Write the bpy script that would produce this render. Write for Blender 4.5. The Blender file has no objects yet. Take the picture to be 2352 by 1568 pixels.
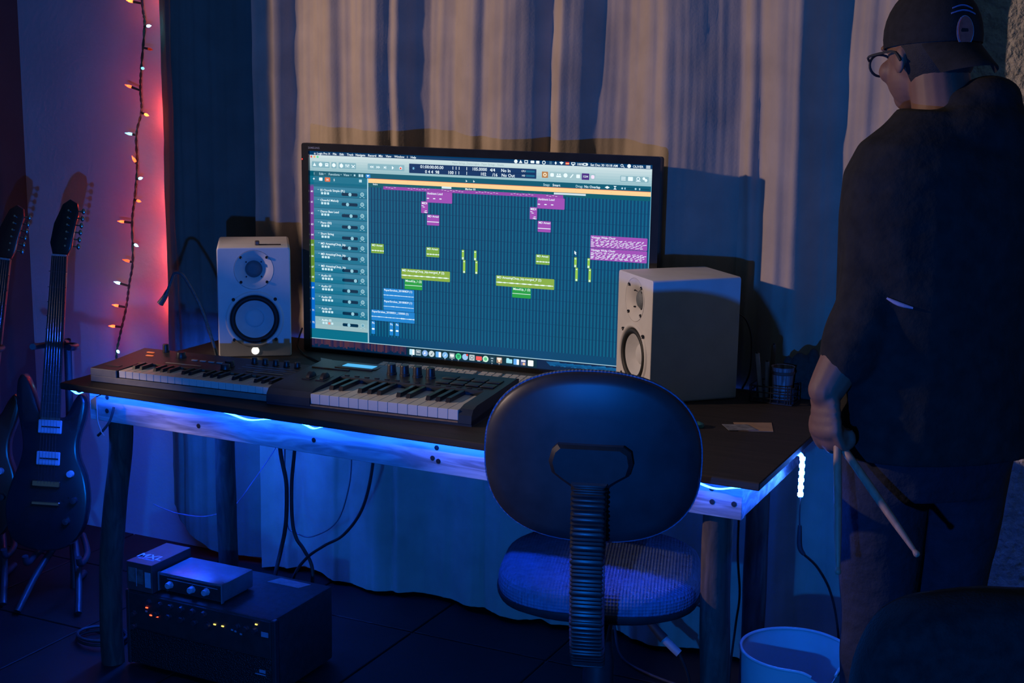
import bpy, bmesh, math, random
from mathutils import Vector, Matrix, noise as mnoise

random.seed(7)
SC = bpy.context.scene
C = SC.collection
PI = math.pi

# ------------------------------------------------------------------ camera, world, lights, exposure
cam_d = bpy.data.cameras.new('camera')
cam = bpy.data.objects.new('camera', cam_d); C.objects.link(cam)
cam_d.sensor_width = 36.0
cam_d.lens = 3261.8 / 2352 * 36.0
cam_d.clip_start = 0.02
_r = Vector((0.90009, 0.43544, 0.01511)); _d = Vector((0.09769, -0.1679, -0.98095)); _f = Vector((-0.42461, 0.88442, -0.19367))
cam.matrix_world = Matrix(((_r.x, -_d.x, -_f.x, 0.0), (_r.y, -_d.y, -_f.y, 0.0), (_r.z, -_d.z, -_f.z, 1.527), (0, 0, 0, 1)))
SC.camera = cam

SC.view_settings.view_transform = 'Standard'
SC.view_settings.look = 'None'
SC.view_settings.gamma = 1.0
SC.view_settings.use_curve_mapping = False
SC.view_settings.exposure = 0.0
SC.cycles.max_bounces = 5
SC.cycles.diffuse_bounces = 2

world = bpy.data.worlds.new('room_ambient'); SC.world = world
world.use_nodes = True
_bg = world.node_tree.nodes['Background']
_bg.inputs['Color'].default_value = (0.24, 0.56, 1.0, 1)
_bg.inputs['Strength'].default_value = 0.065

def light(name, kind, loc, color, power, radius=0.05, parent=None):
    ld = bpy.data.lights.new(name, kind)
    ld.color = color; ld.energy = power
    if kind in ('POINT', 'SPOT'): ld.shadow_soft_size = radius
    o = bpy.data.objects.new(name, ld); C.objects.link(o); o.location = loc
    if parent: o.parent = parent
    return o
# warm lamp in the next room, shining in through an unseen opening added in the left wall
light('hall_lamp', 'POINT', (-4.8, 0.7, 2.20), (1.0, 0.70, 0.54), 400.0, 0.05)
# blue led lamp standing low in the room, below the camera
light('blue_floor_lamp', 'POINT', (-0.55, 0.30, 0.87), (0.0, 0.17, 1.0), 128.0, 0.02)

# ------------------------------------------------------------------ helpers
def s2l(c):
    return tuple((x / 255.0 / 12.92) if x / 255.0 <= 0.04045 else ((x / 255.0 + 0.055) / 1.055) ** 2.4 for x in c)

MATS = {}
def mat(name, col, rough=0.6, metal=0.0, spec=0.5, noise=None, bump=None, emit=None, sheen=0.0, wood=None, alpha_mix=None):
    if name in MATS: return MATS[name]
    m = bpy.data.materials.new(name); m.use_nodes = True
    nt = m.node_tree; N = nt.nodes; L = nt.links
    b = N['Principled BSDF']
    b.inputs['Base Color'].default_value = (*col, 1)
    b.inputs['Roughness'].default_value = rough
    b.inputs['Metallic'].default_value = metal
    b.inputs['Specular IOR Level'].default_value = spec
    if sheen: b.inputs['Sheen Weight'].default_value = sheen
    tc = N.new('ShaderNodeTexCoord')
    if wood:
        sc, c2, stretch = wood
        mp = N.new('ShaderNodeMapping'); mp.inputs['Scale'].default_value = stretch
        L.new(tc.outputs['Object'], mp.inputs['Vector'])
        nz = N.new('ShaderNodeTexNoise'); nz.inputs['Scale'].default_value = sc; nz.inputs['Detail'].default_value = 6; nz.inputs['Distortion'].default_value = 1.2
        L.new(mp.outputs['Vector'], nz.inputs['Vector'])
        cr = N.new('ShaderNodeValToRGB')
        cr.color_ramp.elements[0].position = 0.35; cr.color_ramp.elements[1].position = 0.62
        cr.color_ramp.elements[0].color = (*col, 1); cr.color_ramp.elements[1].color = (*c2, 1)
        L.new(nz.outputs['Fac'], cr.inputs['Fac']); L.new(cr.outputs['Color'], b.inputs['Base Color'])
    elif noise:
        sc, amt = noise
        nz = N.new('ShaderNodeTexNoise'); nz.inputs['Scale'].default_value = sc; nz.inputs['Detail'].default_value = 5
        L.new(tc.outputs['Object'], nz.inputs['Vector'])
        cr = N.new('ShaderNodeValToRGB')
        cr.color_ramp.elements[0].position = 0.3; cr.color_ramp.elements[1].position = 0.7
        cr.color_ramp.elements[0].color = (*[x * (1 - amt) for x in col], 1)
        cr.color_ramp.elements[1].color = (*[min(1, x * (1 + amt)) for x in col], 1)
        L.new(nz.outputs['Fac'], cr.inputs['Fac']); L.new(cr.outputs['Color'], b.inputs['Base Color'])
    if bump:
        kind, sc, st, dist = bump
        if kind == 'noise':
            t = N.new('ShaderNodeTexNoise'); t.inputs['Scale'].default_value = sc; t.inputs['Detail'].default_value = 6; o = t.outputs['Fac']
        else:
            t = N.new('ShaderNodeTexVoronoi'); t.inputs['Scale'].default_value = sc; o = t.outputs['Distance']; t.inputs['Randomness'].default_value = 0.0 if kind == 'dots' else 1.0
        L.new(tc.outputs['Object'], t.inputs['Vector'])
        bp = N.new('ShaderNodeBump'); bp.inputs['Strength'].default_value = st; bp.inputs['Distance'].default_value = dist
        L.new(o, bp.inputs['Height']); L.new(bp.outputs['Normal'], b.inputs['Normal'])
    if emit:
        b.inputs['Emission Color'].default_value = (*emit[0], 1)
        b.inputs['Emission Strength'].default_value = emit[1]
    MATS[name] = m
    return m

def mesh_from(bm, name, smooth=False):
    me = bpy.data.meshes.new(name)
    bmesh.ops.recalc_face_normals(bm, faces=bm.faces[:])
    bm.to_mesh(me); bm.free()
    if smooth:
        for p in me.polygons: p.use_smooth = True
        try: me.set_sharp_from_angle(angle=math.radians(smooth if smooth is not True else 40))
        except Exception: pass
    return me

def obj(name, data, m, parent=None, smooth=False, label=None):
    """link a bmesh (or ready mesh) as ONE object"""
    me = data if isinstance(data, bpy.types.Mesh) else mesh_from(data, name, smooth)
    if m is not None and not me.materials: me.materials.append(m)
    o = bpy.data.objects.new(name, me); C.objects.link(o)
    if parent: o.parent = parent
    if label: o['label'] = label
    return o

def wobj(name, bm, m, parent, smooth=False, label=None):
    """a part whose bmesh is in world coordinates, under a thing whose Empty is only translated"""
    bmesh.ops.translate(bm, verts=bm.verts[:], vec=-Vector(parent.location))
    return obj(name, bm, m, parent, smooth, label)

def thing(name, label, cat, loc=(0, 0, 0), rotz=0.0, group=None):
    o = bpy.data.objects.new(name, None); C.objects.link(o)
    o.empty_display_size = 0.05
    o.location = loc; o.rotation_euler = (0, 0, rotz)
    o['label'] = label; o['category'] = cat
    if group: o['group'] = group
    return o

def tag(o, label, cat, group=None):
    o['label'] = label; o['category'] = cat
    if group: o['group'] = group
    return o

def one(name, bm, m, label, cat, base, smooth=False, group=None):
    """a thing that is a single mesh, built in world coordinates, origin moved to base"""
    bmesh.ops.translate(bm, verts=bm.verts[:], vec=-Vector(base))
    o = obj(name, bm, m, None, smooth); o.location = base
    return tag(o, label, cat, group)

def copy_part(src, loc, parent, rotz=None):
    c = src.copy(); C.objects.link(c); c.parent = parent; c.location = loc
    if rotz is not None: c.rotation_euler = (0, 0, rotz)
    return c

def BM(): return bmesh.new()

def box(bm, x0, x1, y0, y1, z0, z1, bev=0.0, seg=2):
    vs = [bm.verts.new(p) for p in ((x0, y0, z0), (x1, y0, z0), (x1, y1, z0), (x0, y1, z0), (x0, y0, z1), (x1, y0, z1), (x1, y1, z1), (x0, y1, z1))]
    fs = [bm.faces.new([vs[i] for i in q]) for q in ((0, 3, 2, 1), (4, 5, 6, 7), (0, 1, 5, 4), (1, 2, 6, 5), (2, 3, 7, 6), (3, 0, 4, 7))]
    if bev:
        es = set(e for f in fs for e in f.edges)
        bmesh.ops.bevel(bm, geom=list(es), offset=bev, segments=seg, affect='EDGES', profile=0.5)
    return bm

def frame_of(d):
    d = Vector(d).normalized()
    a = Vector((0, 0, 1)) if abs(d.z) < 0.9 else Vector((1, 0, 0))
    x = d.cross(a).normalized(); y = d.cross(x).normalized()
    return x, y

def rings(bm, rs, cap=True, closed=True):
    """loft a list of vertex rings (lists of points)"""
    prev = None; all_r = []
    for r in rs:
        vs = [bm.verts.new(p) for p in r]; all_r.append(vs)
        if prev:
            n = len(vs)
            for i in range(n if closed else n - 1):
                j = (i + 1) % n
                bm.faces.new((prev[i], prev[j], vs[j], vs[i]))
        prev = vs
    if cap and closed:
        bm.faces.new(list(reversed(all_r[0]))); bm.faces.new(all_r[-1])
    return all_r

def cyl(bm, p0, p1, r0, r1=None, n=12, cap=True):
    r1 = r0 if r1 is None else r1
    p0 = Vector(p0); p1 = Vector(p1); x, y = frame_of(p1 - p0)
    rings(bm, [[p + r * (x * math.cos(2 * PI * i / n) + y * math.sin(2 * PI * i / n)) for i in range(n)] for p, r in ((p0, r0), (p1, r1))], cap)
    return bm

def catmull(pts, sub=6):
    P = [Vector(p) for p in pts]
    if len(P) < 3: return P
    out = []
    for i in range(len(P) - 1):
        p0 = P[max(i - 1, 0)]; p1 = P[i]; p2 = P[i + 1]; p3 = P[min(i + 2, len(P) - 1)]
        for s in range(sub):
            t = s / sub
            out.append(0.5 * ((2 * p1) + (p2 - p0) * t + (2 * p0 - 5 * p1 + 4 * p2 - p3) * t * t + (3 * p1 - p0 - 3 * p2 + p3) * t ** 3))
    out.append(P[-1])
    return out

def tube(bm, pts, r, n=8, sub=6, cap=True):
    P = catmull(pts, sub) if sub else [Vector(p) for p in pts]
    m = len(P); rs = []
    x = None
    for i, p in enumerate(P):
        d = (P[min(i + 1, m - 1)] - P[max(i - 1, 0)])
        if d.length < 1e-9: d = Vector((0, 0, 1))
        d.normalize()
        if x is None: x, y = frame_of(d)
        else:
            x = (x - d * x.dot(d)).normalized(); y = d.cross(x)
        rr = r(i / (m - 1)) if callable(r) else r
        rs.append([p + rr * (x * math.cos(2 * PI * k / n) + y * math.sin(2 * PI * k / n)) for k in range(n)])
    rings(bm, rs, cap)
    return bm

def lathe(bm, prof, n=32, M=None, cap=False):
    M = M or Matrix()
    rs = [[M @ Vector((r * math.cos(2 * PI * i / n), r * math.sin(2 * PI * i / n), h)) for i in range(n)] for r, h in prof]
    rings(bm, rs, cap)
    return bm

FRONT = Matrix.Rotation(PI / 2, 4, 'X')      # local z -> -y (towards the viewer of a front panel)
def at(x, y, z, M=None):
    return Matrix.Translation((x, y, z)) @ (M or Matrix())

def rrect(w, h, r, n=5, cx=0.0, cy=0.0):
    pts = []
    for sx, sy, a0 in ((1, 1, 0), (-1, 1, PI / 2), (-1, -1, PI), (1, -1, 1.5 * PI)):
        for i in range(n + 1):
            a = a0 + PI / 2 * i / n
            pts.append((cx + sx * (w / 2 - r) + r * math.cos(a), cy + sy * (h / 2 - r) + r * math.sin(a)))
    return pts

def prism(bm, outline, z0, z1, M=None, bev=0.0):
    M = M or Matrix()
    if bev:
        c = Vector((sum(p[0] for p in outline) / len(outline), sum(p[1] for p in outline) / len(outline)))
        def ins(k):
            o = []
            n = len(outline)
            for i, p in enumerate(outline):
                a = Vector(outline[i - 1]); b = Vector(outline[(i + 1) % n]); t = (b - a)
                t = t.normalized() if t.length > 1e-9 else Vector((1, 0))
                nn = Vector((-t.y, t.x)); p = Vector(p)
                o.append(p + nn * k)
            return o
        ar = sum(outline[i - 1][0] * outline[i][1] - outline[i][0] * outline[i - 1][1] for i in range(len(outline)))
        k = bev if ar > 0 else -bev
        L = [(ins(k), z0), (ins(k * .3), z0 + bev * .3), (outline, z0 + bev), (outline, z1 - bev), (ins(k * .3), z1 - bev * .3), (ins(k), z1)]
    else:
        L = [(outline, z0), (outline, z1)]
    rings(bm, [[M @ Vector((p[0], p[1], z)) for p in o] for o, z in L])
    return bm

def ellipsoid(bm, c, rad, M=None, nu=20, nv=12):
    M = M or Matrix()
    c = Vector(c)
    T = Matrix.Translation(c) @ M
    rs = []
    for j in range(1, nv):
        t = PI * j / nv
        rs.append([T @ Vector((rad[0] * math.sin(t) * math.cos(2 * PI * i / nu), rad[1] * math.sin(t) * math.sin(2 * PI * i / nu), rad[2] * math.cos(t))) for i in range(nu)])
    R = rings(bm, rs, cap=False)
    top = bm.verts.new(T @ Vector((0, 0, rad[2]))); bot = bm.verts.new(T @ Vector((0, 0, -rad[2])))
    for i in range(nu):
        j = (i + 1) % nu
        bm.faces.new((top, R[0][i], R[0][j])); bm.faces.new((bot, R[-1][j], R[-1][i]))
    return bm

def limb(bm, pts, radii, n=14, sub=4):
    """tapered limb along joints"""
    P = catmull(pts, sub); m = len(P)
    def rr(t):
        k = t * (len(radii) - 1); i = min(int(k), len(radii) - 2); u = k - i
        return radii[i] * (1 - u) + radii[i + 1] * u
    tube(bm, P, rr, n, sub=0)
    ellipsoid(bm, pts[0], (radii[0],) * 3, None, 12, 8); ellipsoid(bm, pts[-1], (radii[-1],) * 3, None, 12, 8)
    return bm

def remeshed(bm, voxel, smooth_it=3, name='surface'):
    """fuse overlapping closed shapes into one continuous skin"""
    me = bpy.data.meshes.new('tmp'); bmesh.ops.recalc_face_normals(bm, faces=bm.faces[:]); bm.to_mesh(me); bm.free()
    o = bpy.data.objects.new('tmp', me); C.objects.link(o)
    r = o.modifiers.new('r', 'REMESH'); r.mode = 'VOXEL'; r.voxel_size = voxel
    s = o.modifiers.new('s', 'SMOOTH'); s.iterations = smooth_it; s.factor = 0.5
    dg = bpy.context.evaluated_depsgraph_get()
    out = bpy.data.meshes.new_from_object(o.evaluated_get(dg)); out.name = name
    bpy.data.objects.remove(o); bpy.data.meshes.remove(me)
    for p in out.polygons: p.use_smooth = True
    return out

def text_mesh(s, size, align='LEFT', res=2):
    """flat lettering as (verts, faces) in the xy plane"""
    cu = bpy.data.curves.new('t', 'FONT'); cu.body = s; cu.size = size; cu.align_x = align; cu.resolution_u = res; cu.offset = 0.014 * size
    o = bpy.data.objects.new('t', cu); C.objects.link(o)
    dg = bpy.context.evaluated_depsgraph_get()
    me = o.evaluated_get(dg).to_mesh()
    v = [tuple(x.co) for x in me.vertices]; f = [tuple(p.vertices) for p in me.polygons]
    o.evaluated_get(dg).to_mesh_clear()
    bpy.data.objects.remove(o); bpy.data.curves.remove(cu)
    return v, f

def text_bm(s, size, M, depth=0.0004, align='CENTER'):
    v, f = text_mesh(s, size, align)
    bm = BM(); vs = [bm.verts.new(M @ Vector(p)) for p in v]
    for q in f:
        try: bm.faces.new([vs[i] for i in q])
        except ValueError: pass
    r = bmesh.ops.extrude_face_region(bm, geom=bm.faces[:])
    nrm = (M.to_3x3() @ Vector((0, 0, 1))).normalized()
    bmesh.ops.translate(bm, verts=[g for g in r['geom'] if isinstance(g, bmesh.types.BMVert)], vec=nrm * depth)
    return bm

# ------------------------------------------------------------------ the room
M_wall = mat('painted_plaster', (0.52, 0.49, 0.48), 0.85, noise=(3.0, 0.10), bump=('noise', 60, 0.25, 0.004))
M_stucco = mat('roughcast_plaster', (0.50, 0.47, 0.45), 0.9, noise=(30.0, 0.2), bump=('noise', 55, 1.0, 0.02))
M_darkwall = mat('shaded_navy_wall', (0.010, 0.045, 0.055), 0.85, noise=(4.0, 0.2))  # left wall is unlit; its shade is put into this colour
M_grout = mat('dark_grout', (0.06, 0.055, 0.05), 0.9, noise=(40, 0.2))
M_tile = mat('dark_brown_tile', (0.013, 0.010, 0.009), 0.55, spec=0.25, noise=(5.0, 0.35), bump=('noise', 30, 0.1, 0.002))

def struct(name, bm, m, smooth=False):
    o = obj(name, bm, m, None, smooth); o['kind'] = 'structure'; return o

bm = BM(); box(bm, -3.4, 1.4, -1.2, 3.45, -0.06, -0.006); floor = struct('floor', bm, M_grout)
T = 0.40
tile_me = None
k0, k1 = -2, 11
for i in range(k0, 10):
    for j in range(-4, 2):
        x = -2.607 + i * T; y = 2.767 + j * T
        w = T - 0.006; x0 = max(x + 0.003, -3.398); x1 = min(x + T - 0.003, 1.4); y0 = y + 0.003; y1 = min(y + T - 0.003, 3.448)
        if x1 - x0 < 0.02 or y1 - y0 < 0.02: continue
        full = abs(x1 - x0 - w) < 1e-4 and abs(y1 - y0 - w) < 1e-4
        if full and tile_me:
            o = obj('tile', tile_me, M_tile, floor)
        else:
            b = BM(); box(b, 0, x1 - x0, 0, y1 - y0, -0.008, 0.0, 0.0015, 1)
            o = obj('tile', b, M_tile, floor)
            if full: tile_me = o.data
        o.location = (x0, y0, 0)

bm = BM(); box(bm, -3.52, -0.62, 3.45, 3.57, -0.006, 2.75); struct('wall_back', bm, M_wall)
bm = BM(); box(bm, -0.62, 1.4, 3.43, 3.57, -0.006, 2.75); struct('wall_right', bm, M_stucco)
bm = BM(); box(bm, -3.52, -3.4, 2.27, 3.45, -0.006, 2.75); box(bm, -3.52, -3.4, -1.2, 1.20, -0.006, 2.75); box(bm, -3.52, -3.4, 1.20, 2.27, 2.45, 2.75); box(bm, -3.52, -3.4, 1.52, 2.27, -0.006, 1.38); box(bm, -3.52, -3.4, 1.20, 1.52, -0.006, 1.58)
struct('wall_left', bm, M_darkwall)  # unseen opening and stepped sill shaped to cut the warm lamp's light
bm = BM(); box(bm, -3.44, -3.40, 1.52, 2.27, 1.455, 1.538); box(bm, -3.45, -3.39, 1.20, 1.215, 1.58, 2.45); box(bm, -3.45, -3.39, 2.255, 2.27, 1.38, 2.45); box(bm, -3.45, -3.39, 1.215, 2.255, 2.435, 2.45)
struct('light_blocking_frame', bm, mat('dark_blocking_frame', (0.03, 0.03, 0.032), 0.6, noise=(20, .2)))  # added out of view; the rail keeps warm light off speaker and apron

# ------------------------------------------------------------------ curtains
def cloth(name, col):
    m = mat(name, col, 0.95, spec=0.1, noise=(9.0, 0.12), bump=('noise', 160, 0.25, 0.002), sheen=0.0)
    return m
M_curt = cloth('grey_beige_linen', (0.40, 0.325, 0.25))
M_curt2 = cloth('shaded_linen', (0.19, 0.16, 0.13))  # same linen darkened: shade of the turned-away fold is put into the colour

S_B, S_M, S_U, S_D = -0.50, 0.0, 0.75, 1.35     # faces the lamp, flat, half turned away, turned away
BANDS = [(-2.399, S_B), (-2.358, S_D), (-2.317, S_B), (-2.177, S_U), (-2.155, S_M), (-2.111, S_B), (-2.017, S_D), (-1.982, S_B), (-1.956, S_D),
         (-1.925, S_U), (-1.885, S_B), (-1.843, S_M), (-1.804, S_B), (-1.726, S_U), (-1.698, S_B), (-1.635, S_U), (-1.582, S_D), (-1.524, S_B * 1.8),
         (-1.49, S_U), (-1.436, S_D), (-1.395, S_U), (-1.321, S_B), (-1.243, S_U), (-1.229, S_B), (-1.203, S_U), (-1.15, S_U), (-1.08, S_U), (-1.021, S_B * 1.6),
         (-0.991, S_U), (-0.969, S_B), (-0.923, S_M), (-0.89, S_M), (-0.856, S_D), (-0.81, S_U), (-0.775, S_B * 1.2), (-0.719, S_M), (-0.68, S_B), (-0.60, S_D), (-0.57, S_B), (-0.50, S_U)]
DX = 0.005
def band_slope(x):
    s = S_U
    for b, v in BANDS:
        if x >= b: s = v
    return s
_xs = [-2.47 + DX * i for i in range(int((2.47 - 0.45) / DX))]
_g = []; _a = 0.0
for x in _xs: _a += band_slope(x) * DX; _g.append(_a)
_W = int(0.26 / DX)
_pre = [0.0]
for v in _g: _pre.append(_pre[-1] + v)
def _avg(i, w):
    a = max(0, i - w); b = min(len(_g), i + w + 1); return (_pre[b] - _pre[a]) / (b - a)
_h = [0.055 * math.tanh((_avg(i, 1) - _avg(i, _W)) / 0.055) for i in range(len(_g))]
def fold(x):
    t = (x + 2.47) / DX; i = max(0, min(int(t), len(_h) - 2)); u = min(max(t - i, 0), 1)
    return _h[i] * (1 - u) + _h[i + 1] * u

def curtain(name, label, x0, x1, yc, m, prof, hem, ztop=2.5, dx=0.0045, rows=56):
    bm = BM(); cols = int((x1 - x0) / dx)
    grid = []
    for j in range(rows + 1):
        t = j / rows; row = []
        for i in range(cols + 1):
            x = x0 + (x1 - x0) * i / cols
            zb = hem(x); z = zb + (ztop - zb) * t
            warp = 0.016 * mnoise.noise((x * 3.0, z * 1.5, 1.3)) + 0.010 * mnoise.noise((x * 1.2, z * 0.7, 7.7))
            amp = 0.75 + 0.25 * min(z / 1.2, 1.0)
            y = yc + prof(x + warp) * amp + 0.0040 * mnoise.noise(((x + warp * .6) * 52, z * .8, 5.5)) + 0.0016 * mnoise.noise(((x + warp) * 130, z * 1.2, 2.5)) + 0.006 * mnoise.noise((x * 14, z * 5, 3.1)) + 0.003 * mnoise.noise((x * 30, z * 16, 9.1))
            row.append(bm.verts.new((x, y, z)))
        grid.append(row)
    for j in range(rows):
        for i in range(cols):
            bm.faces.new((grid[j][i], grid[j][i + 1], grid[j + 1][i + 1], grid[j + 1][i]))
    return one(name, bm, m, label, 'curtain', ((x0 + x1) / 2, yc, 0.0), smooth=180, group='curtains along the wall')

def prof_left(x):
    if x < -2.72: return -0.018 - (x + 2.72) * 0.62 + 0.003 * math.sin(x * 110)
    if x < -2.69: return -0.018
    return -0.018 + (x + 2.69) * 0.30
def hem_left(x):
    t = min(max((x + 2.82) / 0.20, 0), 1)
    return 0.14 * (1 - t) ** 1.2 + 0.022
curtain('curtain', 'curtain panel with shade put into its fabric colour, beside the string lights, leftmost of the curtains', -2.80, -2.405, 3.375, M_curt2, prof_left, hem_left)
curtain('curtain', 'wide grey beige pleated curtain hanging behind the large screen', -2.44, -0.985, 3.375, M_curt, fold, lambda x: 0.016 + 0.012 * mnoise.noise((x * 5, 0, 0)))
curtain('curtain', 'narrow pleated curtain hanging behind the person in the cap', -1.02, -0.53, 3.372, M_curt, fold, lambda x: 0.014)

# ------------------------------------------------------------------ desk
M_top = mat('dark_stained_board', (0.016, 0.012, 0.010), 0.65, wood=(7.0, (0.030, 0.022, 0.019), (0.6, 9.0, 9.0)))
M_pine = mat('pale_pine_board', (0.50, 0.47, 0.44), 0.7, wood=(2.6, (0.17, 0.17, 0.17), (1.8, 8.0, 16.0)), bump=('noise', 90, 0.15, 0.002))
M_log = mat('debarked_log', (0.085, 0.06, 0.05), 0.8, wood=(8.0, (0.035, 0.026, 0.024), (6.0, 6.0, 1.0)), bump=('noise', 30, 0.4, 0.006))
M_bolt = mat('black_screw_head', (0.03, 0.03, 0.03), 0.5, 0.6, noise=(200, 0.2))

desk = thing('desk', 'long dark board desk on rough log legs with a pale pine apron', 'desk', (-1.56, 2.92, 0.0))
bm = BM(); box(bm, -2.427, -0.693, 2.537, 3.295, 0.734, 0.750, 0.002, 1); wobj('tabletop', bm, M_top, desk)
bm = BM(); box(bm, -2.365, -0.735, 2.570, 2.590, 0.660, 0.734, 0.001, 1); front_apron = wobj('front_apron', bm, M_pine, desk, label='pale pine board glowing blue under the edge')
bm = BM(); box(bm, -0.757, -0.737, 2.590, 3.06, 0.660, 0.734, 0.001, 1); wobj('side_apron', bm, M_pine, desk)
bm = BM(); box(bm, -2.363, -2.343, 2.590, 3.06, 0.660, 0.734, 0.001, 1); wobj('side_apron', bm, M_pine, desk)
bm = BM(); box(bm, -2.343, -0.757, 3.04, 3.06, 0.660, 0.734, 0.001, 1); wobj('rear_apron', bm, M_pine, desk)
bolt_src = None
for (x, z) in [(-2.31, 0.72), (-2.312, 0.687), (-2.348, 0.691), (-2.039, 0.684), (-1.72, 0.692), (-1.408, 0.716), (-1.418, 0.692), (-1.404, 0.687), (-0.797, 0.716), (-0.795, 0.689), (-0.751, 0.691)]:
    if bolt_src is None:
        bm = BM(); lathe(bm, [(0.0001, 0.0008), (0.003, 0.0012), (0.0055, 0.0008), (0.0056, 0.0)], 10, FRONT)
        o = bolt_src = obj('screw', bm, M_bolt, front_apron, True)
    else:
        o = bolt_src.copy(); C.objects.link(o); o.parent = front_apron
    o.location = Vector((x, 2.570, z)) - desk.location
def log_leg(pts, r):
    bm = BM(); P = catmull(pts, 8); n = 14; rs = []
    for i, p in enumerate(P):
        row = []
        for k in range(n):
            a = 2 * PI * k / n
            rr = r * (1 + 0.10 * mnoise.noise((math.cos(a) * 1.2 + pts[0][0] * 3, math.sin(a) * 1.2, p.z * 7)))
            row.append(p + Vector((math.cos(a) * rr, math.sin(a) * rr, 0)))
        rs.append(row)
    rings(bm, rs)
    return wobj('leg', bm, M_log, desk, smooth=60)
log_leg([(-2.315, 2.622, 0.733), (-2.318, 2.622, 0.60), (-2.345, 2.626, 0.45), (-2.372, 2.63, 0.28), (-2.385, 2.635, 0.12), (-2.388, 2.64, 0.0)], 0.029)
log_leg([(-0.798, 2.624, 0.733), (-0.797, 2.624, 0.5), (-0.790, 2.622, 0.3), (-0.785, 2.622, 0.0)], 0.031)
log_leg([(-2.305, 3.01, 0.733), (-2.302, 3.01, 0.5), (-2.300, 3.01, 0.25), (-2.296, 3.01, 0.0)], 0.027)
log_leg([(-0.822, 2.99, 0.733), (-0.818, 2.99, 0.5), (-0.815, 2.985, 0.25), (-0.812, 2.98, 0.0)], 0.027)

# ------------------------------------------------------------------ led strip under the desk edge
BLUE = (0.008, 0.085, 1.0)
M_led = mat('blue_led_tape', (0.5, 0.6, 0.9), 0.5, noise=(50, 0.1), emit=(BLUE, 62.0))
M_ledhot = mat('led_chip', (0.8, 0.9, 1.0), 0.4, noise=(50, 0.1), emit=((0.05, 0.22, 1.0), 260.0))
M_led2 = mat('bright_blue_led_tape', (0.5, 0.6, 0.9), 0.5, noise=(50, 0.1), emit=(BLUE, 130.0))
led = thing('led_strip', 'blue led strip running under the desk edge with one end dangling', 'led strip', (-0.70, 2.845, 0.60))
def ribbon(pts, w, t, up):
    """thin tape along pts; up = direction of its thin side"""
    bm = BM(); P = [Vector(p) for p in pts]; rs = []
    for i, p in enumerate(P):
        d = (P[min(i + 1, len(P) - 1)] - P[max(i - 1, 0)]).normalized(); s = d.cross(Vector(up)).normalized(); u = s.cross(d).normalized()
        rs.append([p + s * (w / 2) + u * (t / 2), p - s * (w / 2) + u * (t / 2), p - s * (w / 2) - u * (t / 2), p + s * (w / 2) - u * (t / 2)])
    rings(bm, rs); return bm
def sag(x):
    s = 0.0
    for c, w, d in ((-2.386, 0.016, 0.009), (-1.885, 0.050, 0.011), (-1.71, 0.022, 0.009), (-0.785, 0.040, 0.011)):
        s = max(s, d * math.exp(-((x - c) / w) ** 2 * 1.2))
    return s
zt = 0.7325
pf = []
x = -2.405
while x < -0.70: pf.append((x, 2.5545, zt - sag(x))); x += 0.008
wobj('led_tape', ribbon(pf, 0.008, 0.0014, (0, 0, 1)), M_led, led)
wobj('led_tape', ribbon([(-0.712, 2.56 + 0.028 * i, zt - 0.004 * math.exp(-((i - 2.5) / 1.2) ** 2)) for i in range(11)], 0.008, 0.0014, (0, 0, 1)), M_led2, led)
wobj('led_tape', ribbon([(-2.408, 2.56, zt), (-2.408, 2.9, zt), (-2.408, 3.28, zt)], 0.012, 0.0014, (0, 0, 1)), mat('double_blue_led_tape', (0.5, 0.6, 0.9), 0.5, noise=(50, 0.1), emit=(BLUE, 520.0)), led)
wobj('led_tape', ribbon([(-2.39, 3.12, zt), (-1.6, 3.12, zt), (-0.72, 3.12, zt)], 0.008, 0.0014, (0, 0, 1)), M_led, led)
dang = [(-0.708, 2.842, 0.7325), (-0.700, 2.845, 0.7320), (-0.693, 2.848, 0.728), (-0.690, 2.848, 0.716), (-0.690, 2.849, 0.69), (-0.691, 2.850, 0.66), (-0.690, 2.851, 0.637)]
wobj('led_tape', ribbon(catmull(dang, 4), 0.009, 0.0016, (0.42, -0.9, 0.05)), M_led, led)
bm = BM(); box(bm, -0.0058, 0.0058, -0.0030, 0.0, -0.004, 0.004, 0.001, 1)
chip = None
for k in range(6):
    p = Vector((-0.690, 2.848 - 0.001, 0.722 - 0.0155 * k)) - Vector(led.location)
    if chip is None: chip = o = obj('led_chip', bm, M_ledhot, led)
    else: o = chip.copy(); C.objects.link(o); o.parent = led
    o.location = p; o.rotation_euler = (0, 0, 0.44)
M_black = mat('black_rubber', (0.020, 0.021, 0.023), 0.6, noise=(60, 0.2))
bm = BM(); tube(bm, [(-0.690, 2.851, 0.637), (-0.690, 2.851, 0.60), (-0.688, 2.85, 0.57)], 0.0016, 6); wobj('lead', bm, M_black, led)
bm = BM(); tube(bm, [(-0.688, 2.85, 0.575), (-0.686, 2.85, 0.53), (-0.676, 2.852, 0.512)], lambda t: 0.004 + 0.002 * math.sin(PI * t), 8); wobj('connector', bm, M_black, led, True)
bm = BM(); tube(bm, [(-0.676, 2.852, 0.512), (-0.656, 2.90, 0.47), (-0.636, 2.95, 0.40), (-0.622, 2.985, 0.30), (-0.610, 3.02, 0.12), (-0.58, 3.10, 0.008), (-0.45, 3.14, 0.006)], 0.0028, 6); wobj('power_lead', bm, M_black, led)

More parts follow.
